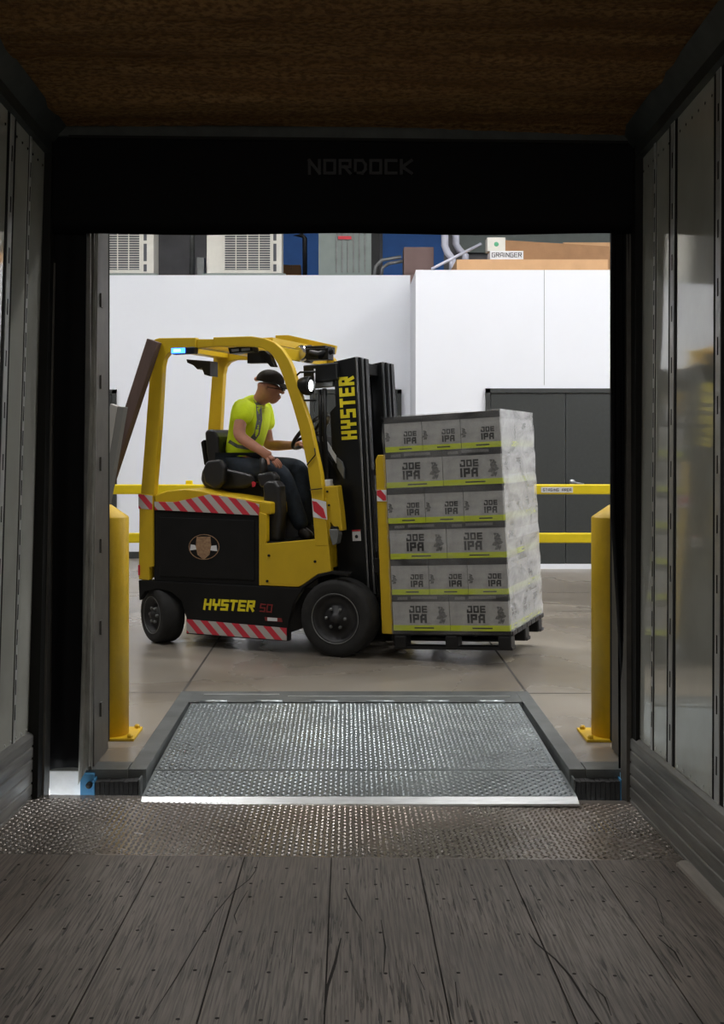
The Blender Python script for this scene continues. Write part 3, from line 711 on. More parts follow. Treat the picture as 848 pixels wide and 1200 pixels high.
x_, z_ = xz(231, 0, 15.2); q = MB(); q.box((x_, 15.15, ZL), (x_+.10, 15.3, ZL+.35), M['grey_metal']); q.box((x_-.12, 15.15, ZL+.0), (x_, 15.3, ZL+.06), M['black'])
tag(q.build('valve_box', bevel=.005), 'small grey box beside the vertical pipe behind the air conditioners', 'box')
pipe('pipe', [P3(357, 323, 15.0)[:2]+(ZL,), P3(357, 279, 15.0), P3(354, 276, 15.0), P3(343, 276, 15.0)], .03, M['black'], 'black elbow pipe left of the grey electrical cabinet', 'pipe')
q = MB(); a, b = xz(331, 0, 15.6)[0], xz(352, 0, 15.6)[0]; q.box((a, 15.6, ZL), (b, 15.9, ZL+.32), M['cardboard_dark']); q.box((a+.1, 15.598, ZL+.26), (a+.14, 15.6, ZL+.32), M['tan'])
tag(q.build('cardboard_box', bevel=.004), 'brown cardboard box between the air conditioner and the black elbow pipe', 'box')
# electrical cabinet
a, b = xz(373, 0, 14.7)[0], xz(435, 0, 14.7)[0]
r = thing('electrical_cabinet', 'grey green electrical cabinet with vertical ribs above the white wall', 'cabinet', org=((a+b)/2, 14.9, ZL))
q = MB(); q.box((a, 14.7, ZL+.03), (b, 15.2, ZL+1.1), M['cab_grey'])
for k in range(6): x = a+.22+(b-a-.24)*k/6; q.box((x, 14.685, ZL+.08), (x+.02, 14.7, ZL+1.05), M['grey_metal'])
q.build('housing', r, bevel=.004)
q = MB(); q.box((a-.05, 14.66, ZL), (b+.05, 15.24, ZL+.03), M['grey_metal']); q.build('base_tray', r)
q = MB(); q.box((a+.25, 14.680, ZL+.50), (a+.42, 14.685, ZL+.54), M['red']); q.build('badge', r)
pipe('conduit', [P3(438, 323, 14.6)[:2]+(ZL,), P3(440, 312, 14.6), P3(447, 305, 14.6), P3(470, 301, 14.6)], .022, M['grey_metal'], 'grey curved conduit right of the electrical cabinet, upper of two', 'pipe')
pipe('conduit', [P3(446, 323, 14.8)[:2]+(ZL,), P3(448, 314, 14.8), P3(455, 309, 14.8), P3(472, 306, 14.8)], .022, M['grey_metal'], 'grey curved conduit right of the electrical cabinet, lower of two', 'pipe')
q = MB(); a, b = xz(473, 0, 15)[0], xz(508, 0, 15)[0]; q.box((a, 15, ZR), (b, 15.35, xz(0, 289.5, 15)[1]), M['box_mauve'])
tag(q.build('carton', bevel=.004), 'dull mauve carton standing left of the pale pipes', 'box')
pipe('pipe', [P3(521, 200, 14.4), P3(521, 288, 14.4), P3(524, 296, 14.4), P3(530, 303, 14.4), P3(530, 317, 14.4)[:2]+(ZR,)], .045, M['pipe_white'], 'pale bent pipe, the left of two beside the mauve carton', 'pipe')
pipe('pipe', [P3(534, 200, 14.6), P3(534, 286, 14.6), P3(538, 293, 14.6), P3(545, 299, 14.6), P3(545, 318, 14.6)[:2]+(ZR,)], .045, M['pipe_white'], 'pale bent pipe, the right of two beside the mauve carton', 'pipe')
pipe('rod', [P3(506, 315, 13.5), P3(563, 286, 13.9)], .018, M['pipe_white'], 'thin white rod leaning across the pale pipes', 'rod')
YB = 13.4
# big flattened carton
a, b = xz(535, 0, YB)[0], xz(712, 0, YB)[0]
r = thing('cardboard_box', 'large open tan cardboard box lying flat on top of the white block', 'box', org=((a+b)/2, YB+.3, ZR))
zt = xz(0, 304, YB)[1]
q = MB(); q.box((a, YB, ZR), (b, YB+.015, zt), M['cardboard']); q.box((a, YB+.7, ZR), (b, YB+.715, zt), M['cardboard']); q.box((a, YB+.015, ZR), (a+.015, YB+.7, zt), M['cardboard']); q.box((b-.015, YB+.015, ZR), (b, YB+.7, zt), M['cardboard']); q.box((a, YB+.015, ZR), (b, YB+.7, ZR+.01), M['cardboard'])
q.build('carton_body', r)
q = MB(); y2 = YB+.72; c0 = xz(585, 0, y2)[0]; c1 = xz(716, 0, y2)[0]
z0 = zt; q.hexa([(c0-.05, y2, z0), (c1, y2, z0), (c1, y2+.01, z0), (c0-.05, y2+.01, z0), (c0-.05, y2+.1, xz(0, 279, y2)[1]), (c1, y2+.1, xz(0, 287, y2)[1]), (c1, y2+.11, xz(0, 287, y2)[1]), (c0-.05, y2+.11, xz(0, 279, y2)[1])], M['cardboard_dark'])
q.build('flap', r)
q = MB(); c0 = xz(660, 0, y2+.2)[0]; c1 = xz(718, 0, y2+.2)[0]; q.box((c0, y2+.2, ZR+.003), (c1, y2+.5, xz(0, 284, y2+.2)[1]), M['cardboard'])
tag(q.build('cardboard_box', bevel=.004), 'tan cardboard box behind the large flat box at the right edge of the doorway', 'box')
YG = YB+.10
a, b = xz(574, 0, YG)[0], xz(613, 0, YG)[0]; z0, z1 = ZR+.012, xz(0, 294, YG)[1]
q = MB(); q.box((a, YG, z0), (b, YG+.25, z1), M['white'])
letters(q, 'GRAINGER', (a+.02, YG, z1-.075), (1, 0, 0), (0, 0, 1), .056, .040, .008, .008, M['ink'], depth=.002)
tag(q.build('white_carton', bevel=.003), 'white carton with black GRAINGER lettering inside the large tan box', 'box')
a, b = xz(571, 0, YG)[0], xz(592, 0, YG)[0]; zb = z1
q = MB(); q.box((a, YG+.01, zb), (b, YG+.2, xz(0, 278, YG)[1]), M['ac_white']); q.lathe([(0, 0), (.028, 0), (.028, .002), (0, .002)], M['green_mark'], 16, 'y', ((a+b)/2, YG+.0079, zb+.08))
tag(q.build('white_carton', bevel=.003), 'small white carton with a green round mark on top of the lettered carton', 'box')
# high bay fixtures, including the three added on the dock side
hb0 = None
for i, (x, y, p) in enumerate(HIGH_BAYS):
    if hb0 is None:
        r = thing('high_bay_lamp', 'white high bay lamp hanging from the warehouse ceiling', 'lamp', org=(x, y, 6.35), group='high bay lamps under the warehouse ceiling')
        q = MB(); q.box((x-.62, y-.27, 6.35), (x+.62, y+.27, 6.42), M['white']); q.build('housing', r, bevel=.01)
        q = MB(); q.tube([(x, y, 6.42), (x, y, 8)], .012, M['steel']); q.build('hanger', r); hb0 = r
    else:
        c = hb0.copy(); COL.objects.link(c); c.location = (x, y, 6.35)
        for ch in list(hb0.children): d = ch.copy(); COL.objects.link(d); d.parent = c

# ================================================================== FORKLIFT
V0, V1 = 0.0, 1.0
FL = thing('forklift', 'yellow and black electric forklift carrying a wrapped pallet of cartons', 'forklift', FR, (-.6, .5, 0))
def pp(lst, v): return [(fk(x, y, v)[0], fk(x, y, v)[2]) for x, y in lst]
SPLIT = {'side_panel', 'bolt', 'rear_column', 'front_cowl', 'guard_crossbar', 'lamp_bracket', 'hydraulic_hose', 'cable', 'mast_crossbar', 'chassis'}
def part(name, mb, bevel=0.0, parent=FL, seg=2): return mb.build(name, parent, bevel=bevel, seg=seg, split=name in SPLIT)
# chassis
arch_f = [(337, 750), (338, 728), (343, 708), (355, 689), (372, 677), (388, 673), (408, 675)]
ch = [(162, 679), (350, 688), (356, 684), (372, 673), (388, 669), (412, 671), (412, 700)] + arch_f[::-1][0:0]
low = [(162, 680), (350, 689), (372, 673), (388, 669), (410, 671), (408, 676), (388, 673), (372, 677), (355, 689), (343, 708), (338, 728), (337, 752), (218, 743), (218, 724), (212, 704), (200, 694), (185, 690), (170, 693), (163, 704)]
q = MB(); q.prism(pp(low, 0), 0, .06, M['black']); q.prism(pp(low, 0), .94, 1.0, M['black'])
uR = fk(162, 680, 0)[0]; uF = fk(410, 671, 0)[0]; w0 = .14; wt = fk(250, 684, 0)[2]
q.box((uR+.02, .06, .42), (uF-.05, .94, wt-.01), M['black']); q.box((fk(222, 0, 0)[0], .06, .13), (fk(336, 0, 0)[0], .94, .45), M['black'])
part('chassis', q, .006)
# battery bay
q = MB(); bay = pp([(179, 598), (303, 603), (303, 687), (179, 681)], 0); q.prism(bay, .015, .985, M['black_matte']); part('battery_bay', q, .004)
q = MB(); q.prism(pp([(186, 606), (297, 610), (297, 680), (186, 675)], 0), .008, .014, M['black']); part('bay_panel', q, .003)
# emblem on the battery panel
def disc2(mb, cx_, cy_, rx, ry, v, m, n=20, th=.002): mb.prism(pp([(cx_+rx*math.cos(2*math.pi*k/n), cy_+ry*math.sin(2*math.pi*k/n)) for k in range(n)], 0), v-th, v, m)
q = MB(); q.prism(pp([(223, 638), (228, 639), (230, 644), (222, 645)], 0), .004, .007, M['white']); q.prism(pp([(245, 640), (253, 639), (254, 646), (246, 645)], 0), .004, .007, M['white'])
q.prism(pp([(230, 629), (246, 629), (247, 640), (245, 650), (238, 656), (231, 650), (229, 640)], 0), .003, .006, M['tan'])
ring = [(238.5+18*math.cos(2*math.pi*k/24), 641+15*math.sin(2*math.pi*k/24)) for k in range(24)]; ring2 = [(238.5+17.2*math.cos(2*math.pi*k/24), 641+14.2*math.sin(2*math.pi*k/24)) for k in range(24)]
for k in range(24): q.prism(pp([ring[k], ring[(k+1) % 24], ring2[(k+1) % 24], ring2[k]], 0), .005, .007, M['tan'])
part('emblem', q)
# rear yellow column and low yellow panels
q = MB(); q.prism(pp([(163.5, 578), (179, 580), (179.5, 664), (175, 665), (175, 680), (162.5, 679)], 0), -.004, .05, M['yellow']); q.prism(pp([(163.5, 578), (179, 580), (179.5, 680), (162.5, 679)], 0), .95, 1.004, M['yellow'])
uu = fk(163, 0, 0)[0]; q.box((uu, .05, fk(163, 679, 0)[2]), (uu+.05, .95, fk(163, 584, 0)[2]), M['yellow'])
part('rear_column', q, .006)
q = MB(); q.prism(pp([(162.5, 579), (178.8, 581), (178.8, 597), (163, 596)], 0), -.007, -.003, M['hazard']); part('hazard_decal', q)
q = MB(); q.prism(pp([(162.3, 662), (164.5, 662), (164.5, 674), (162.3, 674)], 0), -.007, -.003, M['red']); part('tail_reflector', q)
# battery hood with striped fascia
hood = [(179.5, 584), (180, 580), (195, 575), (215, 573), (236, 575), (246, 578), (262, 580), (290, 585), (316, 589), (316, 603), (303, 604), (181, 598)]
q = MB(); q.prism(pp(hood, 0), .012, .99, M['yellow']); part('battery_hood', q, .012, seg=3)
q = MB(); q.prism(pp([(180, 588), (204, 588.5), (224, 584), (244, 579.5), (262, 582), (285, 586), (303, 591), (303, 604), (181, 597.5)], 0), .004, .011, M['hazard']); part('striped_fascia', q, .001)
q = MB(); q.prism(pp([(303, 600), (312, 603), (312, 634), (311, 637), (369, 632), (384, 628), (387.5, 670), (372, 673), (355, 685), (349, 688), (303, 686)], 0), .002, .05, M['yellow'])
q.prism(pp([(303, 600), (312, 603), (311, 637), (369, 632), (387.5, 670), (372, 673), (349, 688), (303, 686)], 0), .95, .998, M['yellow'])
part('side_panel', q, .005)
q = MB()
for x, y in ((315, 651), (369, 658), (313, 681)):
    a = fk(x, y, 0); q.lathe([(0, 0), (.009, 0), (.009, .008), (0, .008)], M['black'], 10, 'y', (a[0], -.005, a[2]))
part('bolt', q)
# step / cab floor
a = fk(311, 636, 0); b = fk(369, 632, 0); q = MB(); q.box((a[0], .02, a[2]-.015), (b[0]+.02, .98, a[2]+.005), M['black_matte']); q.box((a[0], .05, a[2]-.3), (b[0], .95, a[2]-.015), M['black']); part('step', q, .003)
CABW = a[2]
# lower hazard strip, text
q = MB(); q.prism(pp([(219, 725.5), (336, 736), (336, 750.5), (219, 741.5)], 0), -.006, -.001, M['hazard']); part('hazard_skirt', q, .001)
def fvec(p1, p2): a, b = Vector(fk(*p1, 0)), Vector(fk(*p2, 0)); return b-a
q = MB(); a = fk(238, 714.5, 0); R_ = fvec((238, 714.5), (300, 717)); ht = abs(fk(238, 701.5, 0)[2]-a[2]); wdt = R_.length
t = .017; n = 6; gp = .008; cw = (wdt-ht*.22-gp*5)/6
letters(q, 'HYSTER', (a[0], -.001, a[2]), (R_.x, 0, R_.z), (0, 0, 1), ht, cw, gp, t, M['text_yellow'], slant=.18, depth=.003)
part('model_lettering', q)
q = MB(); a = fk(304, 716.8, 0); letters(q, '50', (a[0], -.001, a[2]), (1, 0, -.02), (0, 0, 1), .056, .042, .008, .008, M['text_red'], slant=.15, depth=.003); part('capacity_lettering', q)
q = MB(); q.prism(pp([(310, 723), (330, 724.5), (331, 729), (311, 727.5)], 0), -.003, -.001, M['text_red']); q.prism(pp([(313.5, 723.5), (325, 724.2), (325, 728), (313.5, 727.3)], 0), -.005, -.003, M['hazard'] if False else M['white']); part('sticker', q)
# overhead guard: two identical side frames
rear = [(164.5, 580), (170, 510), (176, 429), (178, 404), (181, 397.5), (186, 396), (229, 395.5), (229, 411), (205, 411), (197, 414), (192.5, 420), (190.5, 429), (186.5, 500), (180, 582)]
front = [(249.5, 395), (294, 393.8), (308.6, 396), (321, 401), (330, 409), (338, 421), (342.5, 431), (353, 466), (363.8, 499), (371, 532), (376, 555), (381, 600), (385, 640), (369, 640), (365, 585), (360, 547.5), (351, 505), (342.5, 475.5), (332, 443.7), (325.5, 426.7), (317, 414), (306.5, 407.6), (294, 406), (249.5, 406)]
for v0, v1 in ((.0, .055), (.90, .955)):
    q = MB(); q.prism(pp(rear, 0), v0, v1, M['yellow']); q.prism(pp(front, 0), v0, v1, M['yellow']); q.prism(pp([(228, 397), (251, 397), (251, 406), (228, 408)], 0), v0+.015, v1-.01, M['yellow'])
    part('guard_frame', q, .006)
q = MB(); wtop = fk(249, 395, 0)[2]
ua = fk(182, 397, 0)[0]; ub = fk(306, 397, 0)[0]
for u0, w in ((ua, .10), (ua+.30, .07)): q.box((u0, .055, wtop-.07), (u0+w, .90, wtop-.015), M['yellow'])
k = ua+.42
while k < ub-.03: q.box((k, .055, wtop-.05), (k+.03, .90, wtop-.01), M['yellow']); k += .115
# gusset plate at the rear far side and front lip
q.box((ub-.02, .055, wtop-.06), (ub+.06, .90, wtop-.012), M['yellow'])
e0 = fk(322, 403, 0); q.box((e0[0]-.02, .055, e0[2]-.09), (e0[0]+.0, .90, e0[2]-.01), M['yellow'])
part('guard_crossbar', q, .004)
# front visor extending ahead on the far side
q = MB(); q.prism(pp([(355-30, 393.5), (336+4, 393), (395.5, 405.5), (393.5, 415.5), (378, 410), (350, 404), (325, 404)], .9), .86, .9, M['yellow'])
part('roof_visor', q, .004)
q = MB(); q.prism(pp([(365.5, 584), (382, 588), (383.5, 609), (367, 606)], 0), -.004, -.0005, M['white']); q.prism(pp([(366, 587), (371, 588), (379, 596), (382.5, 607.5), (378, 607), (368, 599)], 0), -.006, -.004, M['red']); part('pillar_reflector', q)
# driver-side cable on the pillar
q = MB(); q.tube([Vector(fk(x, y, 0))+Vector((0, -.008, 0)) for x, y in ((369, 525), (370, 533), (360, 545))], .004, M['black'], 6); q.tube([Vector(fk(x, y, 0))+Vector((0, -.008, 0)) for x, y in ((363, 574), (378, 572.5))], .004, M['black'], 6); part('cable', q)
# blue spotlight bar + black parts under roof
a = Vector(fk(213, 411.5, 0)); q = MB(); q.box((a.x-.06, -.04, a.z-.024), (a.x+.12, .02, a.z+.024), M['black']); bl = part('safety_light', q, .008)
q = MB(); q.box((a.x-.055, -.052, a.z-.018), (a.x+.05, -.038, a.z+.018), M['blue_lamp']); q.box((a.x-.035, -.057, a.z-.010), (a.x+.022, -.051, a.z+.010), M['blue_lamp_core']); q.build('lens', bl, bevel=.003)
q = MB(); q.prism(pp([(218, 421), (246, 423), (246, 441), (239, 439), (236, 431), (231, 433), (226, 428), (219, 425)], .3), .30, .42, M['black']); part('camera_bracket', q, .004)
q = MB(); q.prism(pp([(270, 408), (298, 406), (299, 412), (272, 415)], .1), .06, .16, M['black']); q.prism(pp([(274, 410), (283, 409), (283, 412), (275, 413)], .1), .055, .06, M['steel']); q.prism(pp([(286, 409), (296, 408), (296, 411), (286, 412)], .1), .055, .06, M['steel']); part('roof_console', q, .004)
q = MB(); q.prism(pp([(291, 412), (311, 411), (317, 416), (323, 430), (318, 430), (311, 421), (313, 425.5), (291, 426)], .3), .28, .34, M['black']); part('roof_bracket', q, .003)
# headlamps
def headlamp(name, x, y, v, r, mface, ang=0):
    c = Vector(fk(x, y, v)); q = MB(); q.lathe([(0, -.09), (r*.55, -.085), (r*.85, -.05), (r, -.01), (r, .015), (r*.92, .02)], M['black'], 24, 'x', c)
    o = part(name, q); q = MB(); q.lathe([(0, .004), (r*.88, .012), (r*.9, .018), (0, .024)], mface, 24, 'x', c); q.build('lens', o); return c
c = headlamp('work_lamp', 361, 452, .05, .064, M['lamp_glass'])
q = MB()
q.tube([c+Vector((-.10, 0, .06)), c+Vector((-.05, -.02, .09)), c+Vector((.06, -.02, .09))], .007, M['black'], 8); q.tube([c+Vector((-.10, 0, -.02)), c+Vector((-.04, -.02, -.10)), c+Vector((.07, -.02, -.10))], .007, M['black'], 8)
q.tube([c+Vector((.055, -.02, .11)), c+Vector((.055, -.02, -.105))], .005, M['steel'], 8); q.tube([c+Vector((-.10, 0, .07)), c+Vector((-.11, 0, -.03)), c+Vector((-.05, 0, -.08))], .014, M['black'], 8)
part('lamp_bracket', q)
c = headlamp('work_lamp', 362, 415, .5, .065, M['chrome']); q = MB()
q.lathe([(0, 0), (.05, .0), (.06, .03), (.055, .06), (0, .07)], M['chrome'], 20, 'y', c+Vector((-.03, -.10, 0))); q.box((c.x-.05, .42, c.z), (c.x+.16, .60, c.z+.05), M['black'])
q.box((c.x+.02, .40, c.z-.05), (c.x+.19, .5, c.z+.03), M['black'])
q.tube([c+Vector((.05, -.08, .0)), c+Vector((.12, -.10, -.02)), c+Vector((.2, -.05, .02))], .03, M['black'], 10); part('lamp_cluster', q, .003)
# seat
q = MB(); sv0, sv1 = .26, .62
q.prism(pp([(254, 506), (259, 503), (266, 505), (270, 512), (272, 548), (260, 548), (256, 530)], .45), sv0, sv1, M['vinyl']); part('seat_back', q, .03, seg=4)
q = MB(); q.prism(pp([(252, 550), (258, 544), (268, 545), (300, 552), (312, 555), (315, 566), (300, 572), (266, 573), (255, 570), (250, 562)], .45), sv0-.02, sv1+.02, M['vinyl']); part('seat_cushion', q, .03, seg=4)
q = MB(); q.prism(pp([(250, 570), (316, 566), (322, 588), (252, 586)], .45), sv0+.03, sv1-.03, M['black_matte']); part('seat_base', q, .01)
q = MB(); q.prism(pp([(246, 540), (262, 538), (268, 548), (266, 566), (256, 574), (244, 566), (241, 552)], .2), .14, .20, M['vinyl']); part('seat_bolster', q, .02, seg=4)
q = MB(); q.prism(pp([(252, 515), (248, 518), (252, 545), (257, 545)], .45), sv0+.02, sv1-.02, M['black_matte']); part('seat_shell', q, .01)
# hydraulic console arm + box beside seat
q = MB(); q.prism(pp([(308, 568), (314, 563), (323, 563), (328, 570), (330, 600), (328, 635), (312, 635), (311, 610)], .1), .08, .20, M['vinyl']); part('side_console', q, .025, seg=4)
q = MB(); q.prism(pp([(300, 556), (318, 552), (324, 560), (322, 568), (304, 572)], .12), .12, .2, M['vinyl']); part('armrest', q, .02, seg=3)
cc = Vector(fk(309, 545, .18)); q = MB(); q.tube([cc+Vector((0, 0, -.10)), cc+Vector((0, 0, -.02)), cc+Vector((0, 0, .05))], [.035, .03, .028], M['vinyl'], 14); part('control_lever', q)
q = MB(); q.prism(pp([(295, 565), (297, 564), (300, 566), (299, 570), (296, 571)], .08), .075, .08, M['red']); part('belt_buckle', q)
# dash and steering
q = MB(); q.prism(pp([(369, 511.5), (375, 511), (394.5, 540), (405, 559), (405, 566), (378, 568), (370, 540)], .3), .20, .80, M['black']); part('dashboard', q, .008)
q = MB(); q.prism(pp([(374, 510.5), (379, 511.5), (394, 534), (394, 543)], .2), .195, .21, M['white']); q.prism(pp([(396, 536), (402, 541), (404.5, 549), (404.5, 561), (397, 548)], .2), .17, .195, M['grey_metal']); part('dash_trim', q)
q = MB(); q.prism(pp([(376, 563), (383, 562), (383, 570), (377, 570)], .1), .06, .9, M['white']); part('cowl_strip', q, .003)
q = MB(); q.prism(pp([(379, 570), (395, 569), (399, 600), (401, 622), (394, 622), (387, 612), (386, 640), (384, 628)], .02), .02, .10, M['yellow']); q.prism(pp([(379, 570), (395, 569), (401, 622), (384, 628)], .02), .90, .98, M['yellow'])
a = fk(382, 570, .1); q.box((a[0]-.02, .1, a[2]-.55), (a[0]+.03, .9, a[2]), M['yellow']); part('front_cowl', q, .006)
q = MB()
for x, y in ((383.5, 576), (385.5, 592)):
    a = fk(x, y, 0.02); q.lathe([(0, 0), (.008, 0), (.008, .006), (0, .006)], M['black'], 8, 'y', (a[0], .014, a[2]))
part('bolt', q)
q = MB(); q.prism(pp([(386, 620), (396, 620), (397, 626), (395, 637), (390, 639), (387, 628)], .0), -.01, .06, M['grey_metal']); q.prism(pp([(387, 617), (395, 617), (396, 622), (387, 623)], 0), -.005, .05, M['black']); part('side_lamp', q, .005)
sc = Vector(fk(364, 506, .5)); rad = .165
ax = Vector((-.70, 0, .71)).normalized(); e1 = Vector((0, 1, 0)); e2 = ax.cross(e1)
q = MB(); q.tube([sc+(e1*math.cos(2*math.pi*k/36)+e2*math.sin(2*math.pi*k/36))*rad for k in range(37)], .015, M['vinyl'], 10, False)
for k in range(3): t = 2*math.pi*k/3+.4; q.tube([sc-ax*.02, sc+(e1*math.cos(t)+e2*math.sin(t))*rad], .011, M['black'], 8)
q.tube([sc+ax*.01, sc-ax*.05], .04, M['black'], 16); part('steering_wheel', q)
q = MB(); q.tube([sc-ax*.03, sc-ax*.32], .028, M['black'], 14); part('steering_column', q)
# wheels
def wheel(name, u, v, r, wdt, rr, steer=0.0):
    q = MB(); q.lathe([(rr, 0), (rr+.01, -.004), (r-.03, -.006), (r-.012, 0), (r, .02), (r, wdt-.02), (r-.012, wdt), (rr, wdt), (rr, 0)], M['rubber'], 48, 'y', caps=False)
    rim = MB(); rim.lathe([(rr, .004), (rr-.004, -.001), (rr-.012, .0), (rr-.02, .035), (rr*.55, .045), (rr*.5, .02), (rr*.22, .01), (rr*.2, -.012), (0, -.014)], M['rim'], 40, 'y', caps=False)
    rim.lathe([(rr+.003, -.0055), (rr-.001, -.0075), (rr-.003, -.0035)], M['grey_metal'], 40, 'y', caps=False)
    for k in range(6):
        t = 2*math.pi*k/6; rim.lathe([(0, 0), (.011, 0), (.011, .03), (0, .03)], M['grey_metal'], 6, 'y', (rr*.4*math.cos(t), .0, rr*.4*math.sin(t)))
    R = Matrix.Translation((u, v, r)) @ Matrix.Rotation(steer, 4, 'Z')
    for m_ in (q, rim): m_.v = [tuple(R @ Vector(p)) for p in m_.v]
    o = q.build(name, FL); rim.build('rim', o); return o
wheel('wheel', 0.0, -.004, .255, .2, .165)
wheel('wheel', 0.0, .79, .255, .2, .165)
wheel('wheel', -1.415, .03, .198, .16, .13, math.radians(-32))
wheel('wheel', -1.415, .80, .198, .16, .13, math.radians(-32))
# mast, leaning back
MA = math.radians(-3.2)
mu = fk(438, 700, .2)[0]
MT = Matrix.Translation((mu, 0, .1)) @ Matrix.Rotation(MA, 4, 'Y')
def mpart(name, mb, bevel=0.0, parent=FL):
    mb.v = [tuple(MT @ Vector(p)) for p in mb.v]; return mb.build(name, parent, bevel=bevel, split=name in SPLIT)
H_ = 2.02-.1-.02
for v0, sgn in ((.20, 1), (.80, -1)):
    q = MB(); a, b = (v0, v0+sgn*.09)
    q.prism([(-.235, 0), (-.03, 0), (-.03, H_), (-.19, H_-.02), (-.19, H_-.32), (-.235, H_-.36)], min(a, b), max(a, b), M['black_gloss'])
    mpart('mast_rail', q, .004)
    q = MB()
    for k, (uu0, col) in enumerate(((-.028, 'steel'), (-.010, 'black'), (.004, 'steel'), (.020, 'black'))):
        q.box((uu0, min(a, b)+.01*k, .3), (uu0+.013, max(a, b), H_-.005*k), M[col])
    mpart('inner_channel', q, .002)
q = MB()
for z in (H_-.10, H_-1.0, .25): q.box((-.15, .29, z), (-.06, .71, z+.08), M['black'])
mpart('mast_crossbar', q, .004)
q = MB(); q.box((-.40, .16, H_-.15), (-.15, .84, H_-.03), M['black_gloss']); q.box((-.39, .20, H_-.19), (-.20, .25, H_-.15), M['grey_metal']); mpart('mast_head_plate', q, .008)
for v in (.34, .66):
    q = MB(); q.tube([(-.13, v, .1), (-.13, v, 1.1)], .035, M['black'], 14); q.tube([(-.13, v, 1.1), (-.13, v, H_-.1)], .022, M['steel'], 12); mpart('lift_cylinder', q)
q = MB(); q.tube([(-.10, .46, .3), (-.10, .46, H_-.1)], .012, M['black'], 8); q.tube([(-.10, .54, .3), (-.10, .54, H_-.1)], .012, M['black'], 8)
q.tube([(-.26, .19, H_-.2), (-.27, .17, H_-.5), (-.25, .17, H_-1.2)], .016, M['black'], 8); q.tube([(-.30, .20, H_-.2), (-.31, .2, H_-.5), (-.28, .2, H_-1.2)], .013, M['black'], 8); mpart('hydraulic_hose', q)
q = MB(); q.tube([(-.25, .15, .55), (-.75, .12, .62)], .032, M['black'], 12); mpart('tilt_cylinder', q)
# vertical lettering on mast
q = MB(); zt = H_-.19; Lh = .425
cw = (Lh-.013*5)/6; letters(q, 'HYSTER', (-.045, .199, H_-.555), (0, 0, 1), (-1, 0, 0), .112, cw, .013, .022, M['text_yellow'], slant=.0, depth=.003)
q.v = [(x, .2-abs(y-.199)-.001, z) for x, y, z in q.v]
mpart('mast_lettering', q)
q = MB(); q.box((-.115, .196, .66), (-.055, .2, .735), M['white']); q.box((-.115, .195, .725), (-.055, .1965, .735), M['red']); q.lathe([(0, 0), (.012, 0), (0, .002)], M['ink'], 10, 'y', (-.085, .1945, .69)); mpart('warning_label', q)
# carriage, forks, yellow side guards
LU = fk(458, 739, .06)[0]+.022
for v0 in (.865, .085):
    q = MB()
    q.prism([(LU-.095, .16), (LU-.020, .16), (LU-.070, 1.31), (LU-.082, 1.335), (LU-.125, 1.335), (LU-.142, 1.30)], v0, v0+.05, M['yellow'])
    gd = part('load_guard', q, .006)
q = MB(); q.prism([(LU-.128, 1.03), (LU-.060, 1.03), (LU-.063, 1.105), (LU-.130, 1.105)], .081, .0846, M['white']); q.prism([(LU-.128, 1.10), (LU-.102, 1.105), (LU-.065, 1.065), (LU-.063, 1.035), (LU-.085, 1.035), (LU-.128, 1.07)], .0795, .081, M['red']); q.build('reflector', gd)
q = MB(); q.box((LU-.13, .135, .25), (LU-.06, .865, .35), M['black']); q.box((LU-.17, .135, .55), (LU-.10, .865, .65), M['black'])
for k in range(5): q.box((LU-.115-.05, .2+k*.14, .35), (LU-.085-.05, .215+k*.14, 1.2), M['black'])
q.box((LU-.17, .135, 1.2), (LU-.14, .865, 1.24), M['black']); part('carriage', q, .004)
for v in (.25, .65):
    q = MB(); q.prism([(LU-.09, .09), (LU+.72, .130), (LU+.72, .137), (LU-.05, .125), (LU-.055, .5), (LU-.09, .5)], v, v+.10, M['black']); part('fork', q, .003)

# ================================================================== LOAD (leans back with the mast)
LM = FR @ Matrix.Translation((LU, .06, .068)) @ Matrix.Rotation(math.radians(-3.0), 4, 'Y')
SL, SW, SH, PH = .775, .90, .232, .122
r = thing('pallet', 'black plastic pallet with block feet under the stacked cartons, carried by the forklift', 'pallet', LM, (SL/2, SW/2, 0))
q = MB()
for k in range(7): a = k*SW/7; q.box((-.005, a+.006, PH-.03), (SL+.02, a+SW/7-.006, PH-.001), M['pallet'])
q.build('deck', r, bevel=.003)
for i in range(3):
    for j in range(3):
        u0 = (SL-.08)*i/2; v0 = (SW-.11)*j/2
        q = MB(); q.box((u0, v0, .0), (u0+.085, v0+.11, PH-.03), M['pallet']); q.build('foot', r, bevel=.012)
for j in range(3):
    v0 = (SW-.09)*j/2; q = MB(); q.box((-.002, v0+.01, .0), (SL+.01, v0+.10, .02), M['pallet']); q.build('runner', r)
